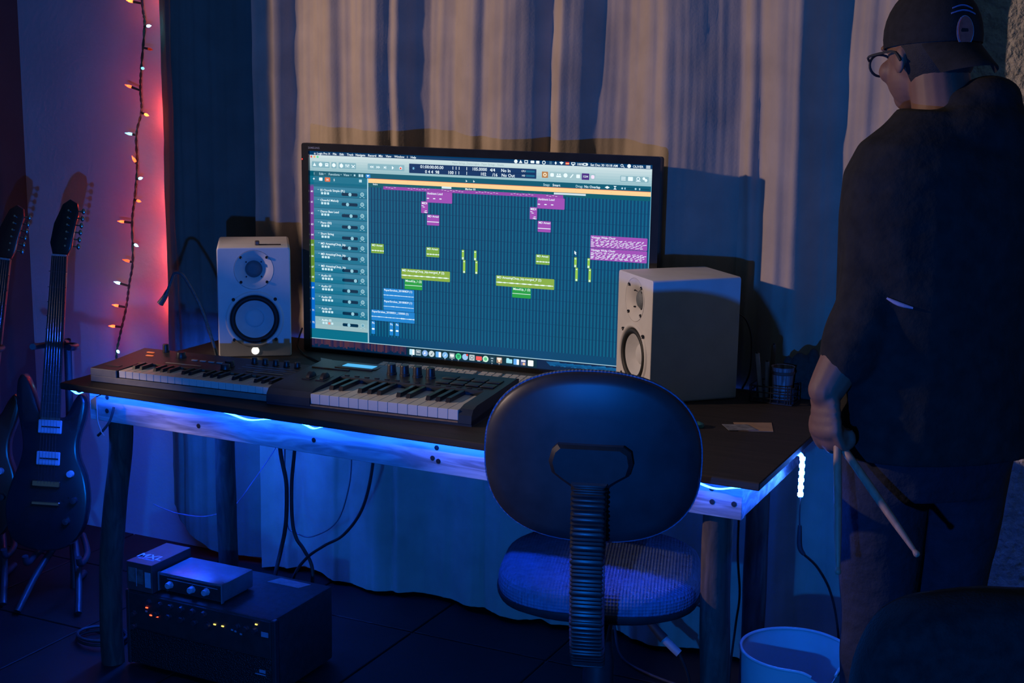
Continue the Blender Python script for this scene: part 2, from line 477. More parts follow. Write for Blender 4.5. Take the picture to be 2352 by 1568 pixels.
# ------------------------------------------------------------------ large screen
M_bezel = mat('gloss_black_plastic', (0.012, 0.013, 0.015), 0.28, noise=(30, 0.2))
M_blackp = mat('matte_black_plastic', (0.022, 0.023, 0.026), 0.55, noise=(40, 0.2))
SW, SH, SB = 0.9353, 0.5263, 0.0110
tv = thing('monitor', 'large flat screen showing a music editing program on the desk', 'monitor', (-2.1166, 3.1577, 0.75), 0.082)
o_ = rrect(SW + 0.040, SH + 0.031, 0.006, 3, SW / 2, SB + SH / 2 + 0.005)
bm = BM()
fr = [(p[0], -0.006, p[1]) for p in o_]
inner = rrect(SW, SH, 0.0005, 3, SW / 2, SB + SH / 2)
rings(bm, [[(p[0], 0.004, p[1]) for p in inner], [(p[0], -0.006, p[1]) for p in inner], fr, [(p[0], 0.012, p[1]) for p in o_]], cap=False)
obj('bezel', bm, M_bezel, tv, 30)
bm = BM(); prism(bm, rrect(SW + 0.036, SH + 0.027, 0.006, 3), 0, 0.024, at(SW / 2, 0.034, SB + SH / 2 + 0.005, FRONT))
box(bm, 0.20, 0.72, 0.030, 0.058, 0.06, 0.36, 0.01, 2)
obj('back_shell', bm, M_blackp, tv, 30)
bm = BM(); box(bm, 0.33, 0.59, 0.014, 0.085, 0.0, 0.006, 0.002, 1); box(bm, 0.43, 0.49, 0.035, 0.055, 0.004, 0.12, 0.004, 1)
obj('stand', bm, M_blackp, tv, 30)
bm = text_bm('SAMSUNG', 0.0075, at(0.0, -0.0062, SB + SH + 0.006, FRONT), 0.0002, 'LEFT'); obj('lettering', bm, mat('faint_grey_print', (0.25, 0.27, 0.30), 0.4, noise=(50, .1)), tv)
bm = BM(); box(bm, -0.019, -0.0165, -0.0068, -0.0055, SB + SH * 0.955, SB + SH * 0.962); obj('standby_light', bm, mat('red_standby_led', (0.5, 0.02, 0.02), 0.4, noise=(50, .1), emit=((1.0, 0.04, 0.03), 1.2)), tv)

# picture on the screen: flat colour fields and lettering, in 1600 x 900 screen units
PV, PF, PC = [], [], []
def px(u, v, l): return (u / 1600.0 * SW, 0.0030 - 0.00025 * l, SB + (1 - v / 900.0) * SH)
def quad(u0, v0, u1, v1, col, l=1):
    b = len(PV); PV.extend([px(u0, v0, l), px(u1, v0, l), px(u1, v1, l), px(u0, v1, l)]); PF.append((b, b + 1, b + 2, b + 3)); PC.append(col)
def qgrad(u0, v0, u1, v1, c0, c1, l=1, n=4):
    for i in range(n):
        t = (i + .5) / n; quad(u0, v0 + (v1 - v0) * i / n, u1, v0 + (v1 - v0) * (i + 1) / n, tuple(a * (1 - t) + b * t for a, b in zip(c0, c1)), l)
def rr(u0, v0, u1, v1, r, col, l=1, n=3):
    b = len(PV); o = rrect(u1 - u0, v1 - v0, r, n, (u0 + u1) / 2, (v0 + v1) / 2)
    PV.extend(px(p[0], p[1], l) for p in o); PF.append(tuple(range(b, b + len(o)))); PC.append(col)
def disc(u, v, r, col, l=2, n=14):
    b = len(PV); PV.extend(px(u + r * math.cos(2 * PI * i / n), v + r * math.sin(2 * PI * i / n), l) for i in range(n)); PF.append(tuple(range(b, b + n))); PC.append(col)
def poly(pts, col, l=2):
    b = len(PV); PV.extend(px(p[0], p[1], l) for p in pts); PF.append(tuple(range(b, b + len(pts)))); PC.append(col)
_glyph = {}
def word(u, v, s, h, col, l=3):
    """v = vertical centre"""
    if s not in _glyph: _glyph[s] = text_mesh(s, 1.0)
    vv, ff = _glyph[s]; b = len(PV)
    k = h * 1.45
    PV.extend(px(u + p[0] * k, v + h * 0.5 - p[1] * k, l) for p in vv)
    for q in ff: PF.append(tuple(b + i for i in q)); PC.append(col)

WHITE = (225, 240, 245); PALE = (170, 205, 215)
quad(0, 0, 1600, 900, (4, 60, 96), 0)
quad(0, 0, 1600, 18, (3, 52, 92), 1)
word(22, 10, 'o', 11, WHITE)
for u, s in ((37, 'Logic Pro X'), (117, 'File'), (151, 'Edit'), (188, 'Track'), (231, 'Navigate'), (293, 'Record'), (345, 'Mix'), (380, 'View'), (422, 'Window'), (482, '1'), (501, 'Help'),
             (1269, '100%'), (1329, 'Sat Dec 30'), (1394, '10:18 AM'), (1513, 'OLIVER')):
    word(u, 10, s, 9.5, WHITE)
for u in (995, 1497): disc(u, 9, 8, WHITE)
poly([(1009, 15), (1017, 2), (1025, 15)], WHITE); quad(1034, 2, 1050, 16, WHITE, 2); quad(1037, 5, 1047, 12, (10, 60, 95), 3)
rr(1062, 3, 1079, 14, 3, WHITE, 2); rr(1087, 3, 1102, 15, 2, WHITE, 2); disc(1122, 9, 8, WHITE); disc(1122, 9, 5, (10, 60, 95), 3); quad(1147, 3, 1158, 15, (70, 110, 135), 2)
poly([(1170, 9), (1175, 2), (1180, 9), (1175, 16)], WHITE); poly([(1191, 5), (1201, 2), (1211, 5), (1201, 15)], WHITE)
quad(1219, 3, 1235, 7, (210, 40, 30), 2); quad(1219, 7, 1235, 11, (250, 190, 130), 2); quad(1219, 11, 1235, 14, (220, 60, 40), 2)
rr(1244, 3, 1262, 13, 2, WHITE, 2); quad(1247, 5, 1259, 10, (10, 60, 95), 3); poly([(1248, 17), (1258, 17), (1253, 11)], WHITE, 3)
rr(1295, 4, 1318, 15, 5, WHITE, 2); rr(1299, 7, 1310, 12, 2, (10, 60, 95), 3)
disc(1466, 8, 6, WHITE); disc(1466, 8, 4, (10, 60, 95), 3); poly([(1470, 11), (1472, 10), (1478, 16), (1476, 17)], WHITE)
for k in range(3): quad(1570, 4 + 4.5 * k, 1588, 6.5 + 4.5 * k, WHITE, 2)
# tool bar
qgrad(0, 18, 1600, 89, (196, 213, 215), (140, 178, 186), 1, 6)
disc(8, 26, 5, (215, 95, 85)); disc(24, 26, 5, (225, 170, 90)); disc(40, 26, 5, (80, 205, 140))
word(700, 27, 'Paper Strings_Demo.logicx - Paper Strings - Tracks', 8, (150, 172, 178), 2)
for u0, u1 in ((11, 100), (109, 135), (146, 233)): rr(u0, 47, u1, 74, 3, (120, 165, 178), 2)
poly([(16, 67), (24, 52), (32, 67)], WHITE, 3); disc(55, 60, 9, WHITE, 3); quad(78, 53, 94, 67, WHITE, 3); quad(81, 57, 91, 60, (120, 165, 178), 4)
disc(122, 60, 9, WHITE, 3); disc(160, 61, 9, WHITE, 3); poly([(157, 54), (160, 49), (163, 54)], WHITE, 3)
for k in range(3): quad(182 + 7 * k, 53, 184 + 7 * k, 68, WHITE, 3); disc(183 + 7 * k, 57 + 5 * (k % 2), 3, WHITE, 3)
poly([(211, 54), (227, 67), (224, 69), (209, 56)], WHITE, 3); poly([(227, 54), (211, 67), (214, 69), (229, 56)], WHITE, 3)
rr(291, 46, 471, 73, 3, (128, 170, 182), 2)
def tri(u, v, s, d): poly([(u, v - s), (u + d * s * 1.3, v), (u, v + s)], WHITE, 3)
tri(310, 60, 6, -1); tri(319, 60, 6, -1); tri(335, 60, 6, 1); tri(344, 60, 6, 1); tri(371, 60, 6, 1); quad(379, 54, 382, 66, WHITE, 3); tri(410, 60, 8, 1); disc(453, 60, 7, (235, 240, 240), 3); disc(453, 61, 4.5, (214, 70, 60), 4)
# display
rr(494, 38, 1089, 79, 2, (8, 48, 92), 2); quad(494, 58, 1089, 60, (4, 36, 74), 3)
for k in range(6): a = PI / 3 * k; poly([(515 + 2 * math.cos(a + 1), 58 + 2 * math.sin(a + 1)), (515 + 8 * math.cos(a), 58 + 8 * math.sin(a)), (515 + 2 * math.cos(a - 1), 58 + 2 * math.sin(a - 1))], (120, 190, 225), 3)
for u, v, s, h in ((548, 49, '01:00:00:00.00', 13), (571, 70, '0 4 4  98', 13), (699, 49, '1 1 1', 13), (764, 49, '1', 13), (793, 49, '105.0000', 13), (679, 69, '100 1 1', 13), (764, 69, '1', 13), (832, 69, '102', 13),
                   (877, 50, '4/4', 13), (928, 50, 'No In', 13), (888, 70, '/16', 13), (930, 70, 'No Out', 13), (1021, 49, 'CPU', 7), (1024, 68, 'HD', 7)):
    word(u, v, s, h, WHITE, 4)
quad(1042, 45, 1082, 53, (20, 98, 130), 3); quad(1042, 64, 1082, 72, (20, 98, 130), 3)
rr(1114, 47, 1142, 73, 2, (172, 120, 72), 2); disc(1128, 60, 8, (240, 225, 190), 3); disc(1128, 60, 4, (172, 120, 72), 4)
rr(1148, 47, 1352, 73, 3, (152, 184, 190), 2)
rr(1152, 52, 1168, 67, 4, WHITE, 3); quad(1179, 61, 1201, 68, WHITE, 3); quad(1182, 53, 1188, 59, WHITE, 3); quad(1192, 53, 1198, 59, WHITE, 3); disc(1220, 59, 9, WHITE, 3)
poly([(1239, 68), (1252, 52), (1256, 54), (1244, 69)], WHITE, 3); rr(1268, 53, 1284, 68, 2, WHITE, 3); rr(1292, 47, 1325, 74, 2, (72, 44, 122), 3); word(1297, 60, '1234', 8, WHITE, 4); rr(1333, 53, 1348, 68, 5, (235, 215, 240), 3)
rr(1460, 50, 1583, 74, 3, (128, 168, 178), 2)
for k in range(3): quad(1464, 54 + 6 * k, 1484, 57 + 6 * k, WHITE, 3)
rr(1494, 53, 1515, 70, 2, WHITE, 3); disc(1538, 60, 8, WHITE, 3); disc(1538, 60, 5, (128, 168, 178), 4); quad(1528, 68, 1548, 71, WHITE, 3); disc(1562, 58, 6, WHITE, 3); disc(1571, 65, 6, WHITE, 3)
# editor menu and track header
quad(0, 89, 1600, 112, (4, 84, 104), 1)
for u, s in ((18, '1'), (47, 'Edit'), (95, 'Functions'), (170, 'View')): word(u, 101, s, 10, PALE, 3)
for u in (74, 155, 205): poly([(u, 99), (u + 6, 99), (u + 3, 103)], PALE, 3)
quad(222, 97, 230, 105, PALE, 3); quad(246, 95, 256, 107, PALE, 3); quad(259, 95, 269, 107, PALE, 3); rr(281, 94, 304, 109, 2, (40, 130, 205), 3); poly([(286, 97), (299, 97), (292, 106)], WHITE, 4)
for u, s in ((1121, 'Snap:'), (1163, 'Smart'), (1266, 'Drag:'), (1304, 'No Overlap')): word(u, 102, s, 10, PALE if s.endswith(':') else WHITE, 3)
for u in (765, 800): poly([(u, 97), (u + 7, 104), (u, 107)], WHITE, 3)
poly([(1394, 101), (1405, 95), (1416, 101), (1405, 107)], WHITE, 3); poly([(1432, 94), (1446, 94), (1439, 101), (1446, 108), (1432, 108), (1439, 101)], WHITE, 3)
disc(1470, 102, 4, PALE, 3); quad(1478, 101, 1520, 103, (2, 50, 70), 3); rr(1480, 98, 1485, 106, 1, PALE, 4); disc(1528, 102, 4, PALE, 3); quad(1540, 101, 1586, 103, (2, 50, 70), 3); rr(1543, 98, 1548, 106, 1, PALE, 4)
quad(0, 112, 288, 150, (18, 106, 132), 2); quad(0, 140, 288, 159, (14, 98, 124), 2)
word(14, 125, '+', 14, WHITE, 4); rr(47, 118, 64, 132, 2, WHITE, 4); rr(76, 116, 103, 135, 3, (214, 104, 62), 4); word(84, 126, 'H', 10, WHITE, 5); word(120, 126, 'S', 10, WHITE, 4); quad(248, 119, 262, 131, PALE, 4)
NAMES = ['SS Chords Simple (PL)', 'Cheerful Melody', 'Dance Bass Lead', 'Piano (02)', 'Short String', 'MD AmazingChop_bip', 'MD AmazingChop_bip', 'MD AmazingChop_bip', 'Audio 03', 'Audio 07', 'Audio 08', 'Audio 09', 'Audio 05']
ROW = [159, 204, 255, 306, 356, 401, 449, 504, 548, 597, 647, 701, 754, 813]
KN = [.55, .36, .62, .48, .70, .48, .47, .66, .93, .40, .45, .70, .40]
for k, nm in enumerate(NAMES):
    a, b = ROW[k], ROW[k + 1]
    sel = k == len(NAMES) - 1
    c0, c1 = ((124, 168, 178), (150, 180, 184)) if sel else ((58, 124, 152), (16, 104, 132))
    qgrad(18, a, 288, b - 2, c0, c1, 2, 3); quad(18, b - 2, 288, b, (8, 78, 104), 2)
    tc = (112, 62, 140) if k < 5 else ((92, 132, 40) if k < 9 else (6, 98, 188))
    quad(0, a - 8 if k == 0 else a, 18, b, tc, 2); word(3, (a + b) / 2, str(60 + k), 8, WHITE, 4)
    word(52, a + 15, nm, 9.5, WHITE, 4); quad(38, a + 12, 46, a + 14, PALE, 3)
    for q in range(3 if k < 7 else 4): rr(56 + 15 * q, a + 24, 67 + 15 * q, a + 34, 1.5, (214, 130, 120) if sel and q == 2 else (190, 220, 228), 4)
    rr(160, a + 22, 240, a + 36, 5, (2, 44, 70), 3); disc(166 + 66 * KN[k], a + 29, 8, (140, 190, 205), 4)
    disc(263, a + 26, 9.5, (150, 190, 202), 3); disc(263, a + 26, 6, (96, 152, 172), 4); quad(250, a + 38, 257, a + 40, PALE, 3); quad(268, a + 38, 275, a + 40, PALE, 3)
quad(0, 813, 288, 857, (10, 104, 128), 2)
quad(288, 112, 294, 857, (150, 190, 205), 3)
# time ruler
quad(294, 112, 1600, 131, (250, 200, 140), 2); quad(294, 111, 1600, 113, (205, 110, 70), 3)
for k in range(17): quad(330 + 78 * k, 120, 333 + 78 * k, 122, (225, 170, 110), 3)
quad(294, 131, 1600, 150, (4, 86, 98), 2)
word(317, 136, 'Intro', 8, WHITE, 4); quad(651, 131, 697, 140, (200, 222, 228), 4); word(762, 137, 'Marker 03', 8, WHITE, 4); quad(1170, 133, 1312, 141, (196, 214, 220), 4)
for k in range(110):
    if k % 9 != 4: quad(420 + 7.2 * k, 142 if k % 4 else 138, 421.5 + 7.2 * k, 147, (40, 120, 135), 3)
# grid
for k in range(86):
    u = 298 + 15.2 * k
    quad(u, 150, u + 7.0, 822, (6, 90, 122), 1)
for k in range(1, 13): quad(294, ROW[k] - 0.8, 1600, ROW[k] + 0.8, (3, 56, 90), 2)
quad(294, 822, 1600, 857, (4, 66, 104), 2)
quad(0, 856, 1600, 859, (160, 200, 215), 4)
quad(1594, 89, 1597, 856, (110, 170, 190), 4)
# regions
PUR, PURD, GRN, GRD, BLU = (150, 74, 168), (120, 56, 146), (116, 160, 60), (38, 150, 62), (28, 124, 196)
quad(368, 143, 1212, 157, (140, 66, 158), 4)
for k in range(60):
    if (k // 4) % 3 != 1: quad(380 + 13.5 * k, 145 + (k * 7 % 5), 389 + 13.5 * k, 147 + (k * 7 % 5), (205, 190, 215), 5)
for u0 in (578, 1096):
    rr(u0, 157, u0 + 123, 204, 3, PUR, 4); word(u0 + 4, 164, 'Ambient Lead', 9, WHITE, 5)
    for k in range(3): rr(u0 + 2 + 30 * k, 184, u0 + 13 + 30 * k, 188, 1.5, WHITE, 5)
for u0 in (553, 1063):
    rr(u0, 200, u0 + 33, 252, 3, PUR, 5); word(u0 + 3, 208, 'MIDI', 9, WHITE, 6)
    for a, b in ((2, 218), (8, 224), (18, 240), (14, 246), (20, 248)): quad(u0 + a, b, u0 + a + 10, b + 2.5, WHITE, 6)
for u0 in (581, 1100):
    rr(u0, 257, u0 + 59, 304, 3, PUR, 4); word(u0 + 4, 264, 'MD Amazi', 8.5, WHITE, 5); quad(u0 + 1, 287, u0 + 58, 290, WHITE, 5)
rnd = random.Random(4)
for v0, h in ((305, 52), (359, 50)):
    rr(1338, v0, 1586, v0 + h, 3, PUR, 4); word(1342, v0 + 8, 'Vintage Wide Choir', 9, WHITE, 5)
    for r_ in range(6):
        u = 1341
        while u < 1570:
            w = rnd.choice((8, 12, 16)); y = v0 + 17 + r_ * (h - 20) / 6 + rnd.uniform(-1, 1)
            poly([(u, y + 1.5), (u + w, y - 1.0), (u + w, y + 1.2), (u, y + 3.7)], WHITE, 5); u += w + rnd.choice((5, 8, 11))
for u0 in (307, 578, 1094):
    rr(u0, 401, u0 + 63, 444, 3, GRN, 4); word(u0 + 4, 408, 'MD Amazi', 8.5, WHITE, 5)
    for k in range(14): quad(u0 + 1 + 4.4 * k, 431 - (k * 5 % 3) * .7, u0 + 5.4 + 4.4 * k, 433 + (k * 5 % 3) * .7, WHITE, 5)
for u0 in (749, 807, 1268, 1327):
    rr(u0, 403, u0 + 11, 446, 2, (140, 190, 70), 4); rr(u0 + 6, 447, u0 + 17, 505, 2, (140, 190, 70), 4)
    for v in (408, 436, 441): quad(u0 + 1, v, u0 + 9, v + 3, WHITE, 5)
    for v in (453, 496, 500): quad(u0 + 8, v, u0 + 15, v + 3, WHITE, 5)
for u0, w in ((457, 236), (912, 268)):
    rr(u0, 504, u0 + w, 550, 3, (128, 164, 62), 4); word(u0 + 4, 512, 'MD AmazingChop_bip.merged_P (2)', 9.5, WHITE, 5)
    k = 0.0
    while k < w - 4:
        a = 1.0 + 1.6 * abs(math.sin(k * .11)) * (1 if (k % 60) < 44 else .2); quad(u0 + k, 534 - a, u0 + k + 4, 534 + a, WHITE, 5); k += 4
for u0 in (473, 988):
    rr(u0, 551, u0 + 86, 596, 3, GRD, 4); word(u0 + 4, 558, 'MixedUp_1 (2)', 9, WHITE, 5); quad(u0 + 1, 577, u0 + 85, 579, WHITE, 5)
for u0, v0, w in ((368, 599, 152), (368, 650, 152), (307, 701, 215)):
    rr(u0, v0, u0 + w, v0 + 49, 2, BLU, 4); word(u0 + 3, v0 + 8, 'PaperStrokes_20180831_130000 (1)' if w > 200 else 'PaperStrokes_20180829 (1)', 8.5, WHITE, 5)
    k = 0.0
    while k < w - 2:
        a = 0.8 + (3.6 if w > 200 else 1.8) * abs(mnoise.noise((k * .13, v0, 0))); quad(u0 + k, v0 + 31 - a, u0 + k + 2, v0 + 31 + a, WHITE, 5); k += 2
for u0 in (307, 398, 427):
    rr(u0, 754, u0 + 18, 813, 2, BLU, 4); word(u0 + 3, 762, 'Pa', 9, WHITE, 5); poly([(u0 + 1, 790), (u0 + 5, 786), (u0 + 13, 786), (u0 + 17, 790), (u0 + 13, 794), (u0 + 5, 794)], WHITE, 5)
poly([(1268, 375), (1278, 384), (1274, 385), (1277, 391), (1273, 392), (1271, 387), (1268, 389)], WHITE, 6)
# desktop edge and dock
quad(0, 859, 1600, 900, (6, 34, 66), 2)
for k in range(60):
    u = k * 8; c = [(62, 40, 62), (44, 36, 66), (70, 44, 60), (30, 30, 66)][rnd.randrange(4)]
    quad(u, 859, u + 8, 888 + rnd.uniform(-6, 8), c, 3)
for k in range(26):
    u = 1150 + 16 * k; poly([(u, 866 + 10 * abs(math.sin(k))), (u + 60, 862 + 6 * abs(math.sin(k * 1.7))), (u + 70, 874), (u + 20, 884)], [(10, 78, 128), (14, 96, 150), (6, 58, 106)][k % 3], 3)
rr(486, 861, 1108, 898, 3, (6, 46, 60), 4)
DOCK = [(510, (170, 215, 235), 0), (541, (150, 175, 185), 0), (574, (130, 170, 225), 1), (606, (190, 205, 210), 1), (639, (90, 160, 225), 0), (672, (120, 175, 225), 1), (706, (120, 140, 150), 0), (737, (60, 200, 130), 1), (769, (150, 190, 230), 1),
        (802, (170, 185, 190), 0), (835, (230, 90, 90), 2), (867, (190, 225, 205), 1), (898, (30, 60, 75), 0), (932, (150, 120, 105), 0), (979, (150, 215, 230), 2), (1012, (90, 160, 225), 0), (1045, (90, 100, 150), 0), (1079, (225, 235, 235), 0)]
for u, c, t in DOCK:
    if t == 1: disc(u, 880, 14, c, 5, 18)
    elif t == 2: rr(u - 14, 871, u + 14, 889, 2, c, 5)
    else: rr(u - 13, 867, u + 13, 893, 3, c, 5)
rr(512, 868, 522, 892, 1, (240, 245, 245), 6); rr(530, 872, 552, 888, 1, (90, 110, 125), 6); rr(533, 875, 549, 879, 1, (225, 232, 235), 7)
poly([(567, 886), (574, 870), (577, 882)], (235, 240, 245), 6); poly([(600, 888), (613, 871), (608, 884)], (40, 60, 75), 6); rr(641, 869, 653, 892, 1, (240, 240, 235), 6)
poly([(666, 887), (678, 873), (674, 883)], (240, 245, 250), 6); rr(697, 873, 715, 884, 1, (235, 240, 240), 6); quad(702, 886, 710, 888, (235, 240, 240), 6)
for k in range(3): quad(729 + k, 873 + 5 * k, 745 - k, 875.5 + 5 * k, (20, 60, 50), 6)
disc(779, 870, 5, (220, 60, 50), 6); disc(802, 880, 8, (110, 130, 140), 6); disc(802, 880, 4, (200, 210, 215), 7); quad(828, 890, 842, 893, (210, 225, 230), 6); disc(867, 880, 8, (90, 190, 130), 6); poly([(855, 893), (858, 884), (863, 889)], (190, 225, 205), 6)
rr(892, 872, 904, 877, 1, (150, 175, 185), 6); rr(894, 883, 902, 888, 1, (150, 175, 185), 6); rr(922, 869, 942, 878, 2, (225, 225, 220), 6); disc(932, 882, 6, (240, 215, 180), 6); rr(966, 867, 978, 873, 1, (150, 215, 230), 5)
rr(1014, 869, 1025, 892, 1, (240, 240, 235), 6); rr(1035, 869, 1055, 877, 2, (215, 220, 230), 6); disc(1048, 886, 6, (230, 190, 150), 6); poly([(1068, 869), (1090, 869), (1087, 892), (1071, 892)], (235, 240, 240), 6)
for u in (510, 672, 706, 737, 898, 932): quad(u - 3, 895, u + 3, 897, WHITE, 6)

me = bpy.data.meshes.new('screen_picture'); me.from_pydata(PV, [], PF)
ca = me.color_attributes.new('picture', 'FLOAT_COLOR', 'CORNER')
for p, c in zip(me.polygons, PC):
    l = s2l(c)
    for li in p.loop_indices: ca.data[li].color = (*l, 1.0)
mp = bpy.data.materials.new('lit_display'); mp.use_nodes = True
nt = mp.node_tree; b = nt.nodes['Principled BSDF']; b.inputs['Base Color'].default_value = (0.01, 0.01, 0.012, 1); b.inputs['Roughness'].default_value = 0.35
va = nt.nodes.new('ShaderNodeVertexColor'); va.layer_name = 'picture'
nt.links.new(va.outputs['Color'], b.inputs['Emission Color']); b.inputs['Emission Strength'].default_value = 1.15
obj('screen', me, mp, tv, label='glowing program window with coloured track regions')

# ------------------------------------------------------------------ loudspeakers
M_spk = mat('white_speaker_shell', (0.66, 0.64, 0.63), 0.55, noise=(20, 0.05))
M_cone = mat('white_speaker_cone', (0.62, 0.62, 0.63), 0.7, noise=(40, 0.05))
M_rub = mat('black_speaker_surround', (0.012, 0.012, 0.013), 0.6, noise=(50, 0.2))
M_mesh = mat('grey_tweeter_mesh', (0.16, 0.18, 0.20), 0.5, 0.4, bump=('voronoi', 900, 0.5, 0.001))
M_screw = mat('dark_steel_screw', (0.07, 0.07, 0.08), 0.35, 0.8, noise=(80, 0.2))
M_logo_on = mat('lit_white_badge', (0.9, 0.9, 0.88), 0.4, noise=(50, .05), emit=((1.0, 0.95, 0.86), 1.25))
M_logo_off = mat('unlit_badge', (0.5, 0.5, 0.5), 0.4, noise=(50, .05))
def speaker(label, loc, rot, lit):
    w, h, d = 0.189, 0.291, 0.227
    t = thing('loudspeaker', label, 'speaker', loc, rot, 'pair of studio loudspeakers')
    out = rrect(w, h, 0.007, 4, 0, h / 2)
    bm = BM()
    fr_ = rrect(w - 0.006, h - 0.006, 0.006, 4, 0, h / 2)
    rings(bm, [[(p[0], 0.0, p[1]) for p in fr_], [(p[0], 0.001, p[1]) for p in rrect(w - 0.002, h - 0.002, 0.0065, 4, 0, h / 2)], [(p[0], 0.004, p[1]) for p in out], [(p[0], d, p[1]) for p in out]], cap=False)
    vs = [v for v in bm.verts if v.co.y > d - 1e-5]; bm.faces.new(vs)
    obj('cabinet', bm, M_spk, t, 35)
    zt_, zw, rt, rw = 0.232, 0.1005, 0.052, 0.076
    bm = BM(); loops = []
    def loop(pts):
        vs = [bm.verts.new((p[0], 0.0, p[1])) for p in pts]; n = len(vs)
        return [bm.edges.new((vs[i], vs[(i + 1) % n])) for i in range(n)]
    E_ = loop(fr_) + loop([(rt * math.cos(2 * PI * i / 40), zt_ + rt * math.sin(2 * PI * i / 40)) for i in range(40)]) + loop([(rw * math.cos(2 * PI * i / 48), zw + rw * math.sin(2 * PI * i / 48)) for i in range(48)])
    bmesh.ops.triangle_fill(bm, use_beauty=True, use_dissolve=False, edges=E_)
    obj('baffle', bm, M_spk, t)
    bm = BM(); lathe(bm, [(rt, 0.0), (rt - 0.0006, -0.0018), (rt - 0.0014, 0.0002), (0.040, -0.003), (0.030, -0.009), (0.0225, -0.016)], 40, at(0, 0, zt_, FRONT)); wg = obj('tweeter_waveguide', bm, M_spk, t, 25)
    bm = BM(); lathe(bm, [(0.0225, -0.016), (0.019, -0.0125), (0.013, -0.010), (0.006, -0.009), (0.0002, -0.0088)], 28, at(0, 0, zt_, FRONT)); obj('tweeter_mesh', bm, M_mesh, t, 60)
    bm = BM(); lathe(bm, [(rw, 0.0), (rw - 0.003, 0.0032), (rw - 0.007, 0.0040), (0.0655, 0.001), (0.0640, -0.003)], 48, at(0, 0, zw, FRONT)); obj('woofer_bezel', bm, M_spk, t, 60)
    bm = BM(); lathe(bm, [(0.0640, -0.003), (0.0625, 0.001), (0.059, 0.0038), (0.0545, 0.0035), (0.0510, 0.0), (0.0500, -0.003)], 48, at(0, 0, zw, FRONT)); obj('woofer_surround', bm, M_rub, t, 60)
    bm = BM(); lathe(bm, [(0.0500, -0.003), (0.042, -0.009), (0.033, -0.0155), (0.0245, -0.021)], 48, at(0, 0, zw, FRONT)); obj('woofer_cone', bm, M_cone, t, 60)
    bm = BM(); lathe(bm, [(0.0245, -0.0212), (0.0240, -0.0195), (0.018, -0.0155), (0.010, -0.0130), (0.0002, -0.0122)], 32, at(0, 0, zw, FRONT)); obj('dust_cap', bm, M_cone, t, 60)
    src = None
    for sx, zz, yy, k in [(a * 0.0335, zt_ + b_ * 0.0325, 0.0, 1.0) for a in (-1, 1) for b_ in (-1, 1)] + [(a * 0.054, zw + b_ * 0.0535, -0.003, 1.15) for a in (-1, 1) for b_ in (-1, 1)] + [(a * 0.0195, zt_ + b_ * 0.0195, 0.0095, 0.5) for a in (-1, 1) for b_ in (-1, 1)]:
        if src is None:
            bm = BM(); lathe(bm, [(0.0001, 0.0006), (0.0018, 0.0010), (0.0031, 0.0022), (0.0038, 0.0016), (0.0040, -0.001)], 12, FRONT); o = src = obj('screw', bm, M_screw, t, 60)
        else: o = src.copy(); C.objects.link(o); o.parent = t
        o.location = (sx, yy, zz); o.scale = (k, 1, k)
    bm = BM(); lathe(bm, [(0.0001, 0.0012), (0.008, 0.0012), (0.0100, 0.0006), (0.0102, -0.0005)], 24, at(0, 0, 0.0165, FRONT)); obj('badge', bm, M_logo_on if lit else M_logo_off, t, 40, label='glowing round white badge' if lit else None)
    bm = BM(); box(bm, -0.07, 0.07, d, d + 0.004, 0.02, 0.22, 0.002, 1); obj('rear_panel', bm, M_blackp, t)
    return t
A_ = Vector((-2.2771, 2.9631)); u_ = Vector((math.cos(0.6223), math.sin(0.6223))) * 0.0945
spl = speaker('white studio loudspeaker with a glowing badge, left of the large screen', (A_.x + u_.x, A_.y + u_.y, 0.75), 0.6223, True)
A_ = Vector((-1.2331, 3.1535)); u_ = Vector((math.cos(-0.7654), math.sin(-0.7654))) * 0.0945
spr = speaker('white studio loudspeaker right of the large screen, seen from its side', (A_.x + u_.x, A_.y + u_.y, 0.75), -0.7654, False)
# small broken bracket lying on the left loudspeaker
bm = BM(); box(bm, -0.006, 0.006, 0.0, 0.012, 0.0, 0.012, 0.002, 1); box(bm, 0.004, 0.062, 0.003, 0.008, 0.0, 0.003, 0.001, 1)
o = obj('clip', bm, mat('dark_brown_plastic', (0.07, 0.045, 0.03), 0.5, noise=(60, .2)), None); o.location = (-2.215, 3.055, 1.041); o.rotation_euler = (0, 0, 0.62)
tag(o, 'small dark clip lying on top of the left loudspeaker', 'clip')

# ------------------------------------------------------------------ musical keyboards
M_kw = mat('ivory_white_key', (0.60, 0.57, 0.53), 0.4, noise=(30, 0.04))
M_kb = mat('black_key', (0.014, 0.014, 0.016), 0.3, noise=(30, 0.2))
M_synth = mat('charcoal_synth_shell', (0.030, 0.028, 0.028), 0.42, noise=(25, 0.15))
M_silver = mat('dull_silver_panel', (0.23, 0.22, 0.21), 0.45, 0.2, noise=(40, 0.1))
M_print = mat('pale_panel_print', (0.34, 0.33, 0.33), 0.6, noise=(60, 0.1))
M_ctl = mat('slate_controller_shell', (0.018, 0.027, 0.038), 0.40, noise=(25, 0.15))
M_knob = mat('black_knob', (0.020, 0.020, 0.022), 0.4, noise=(60, 0.2))

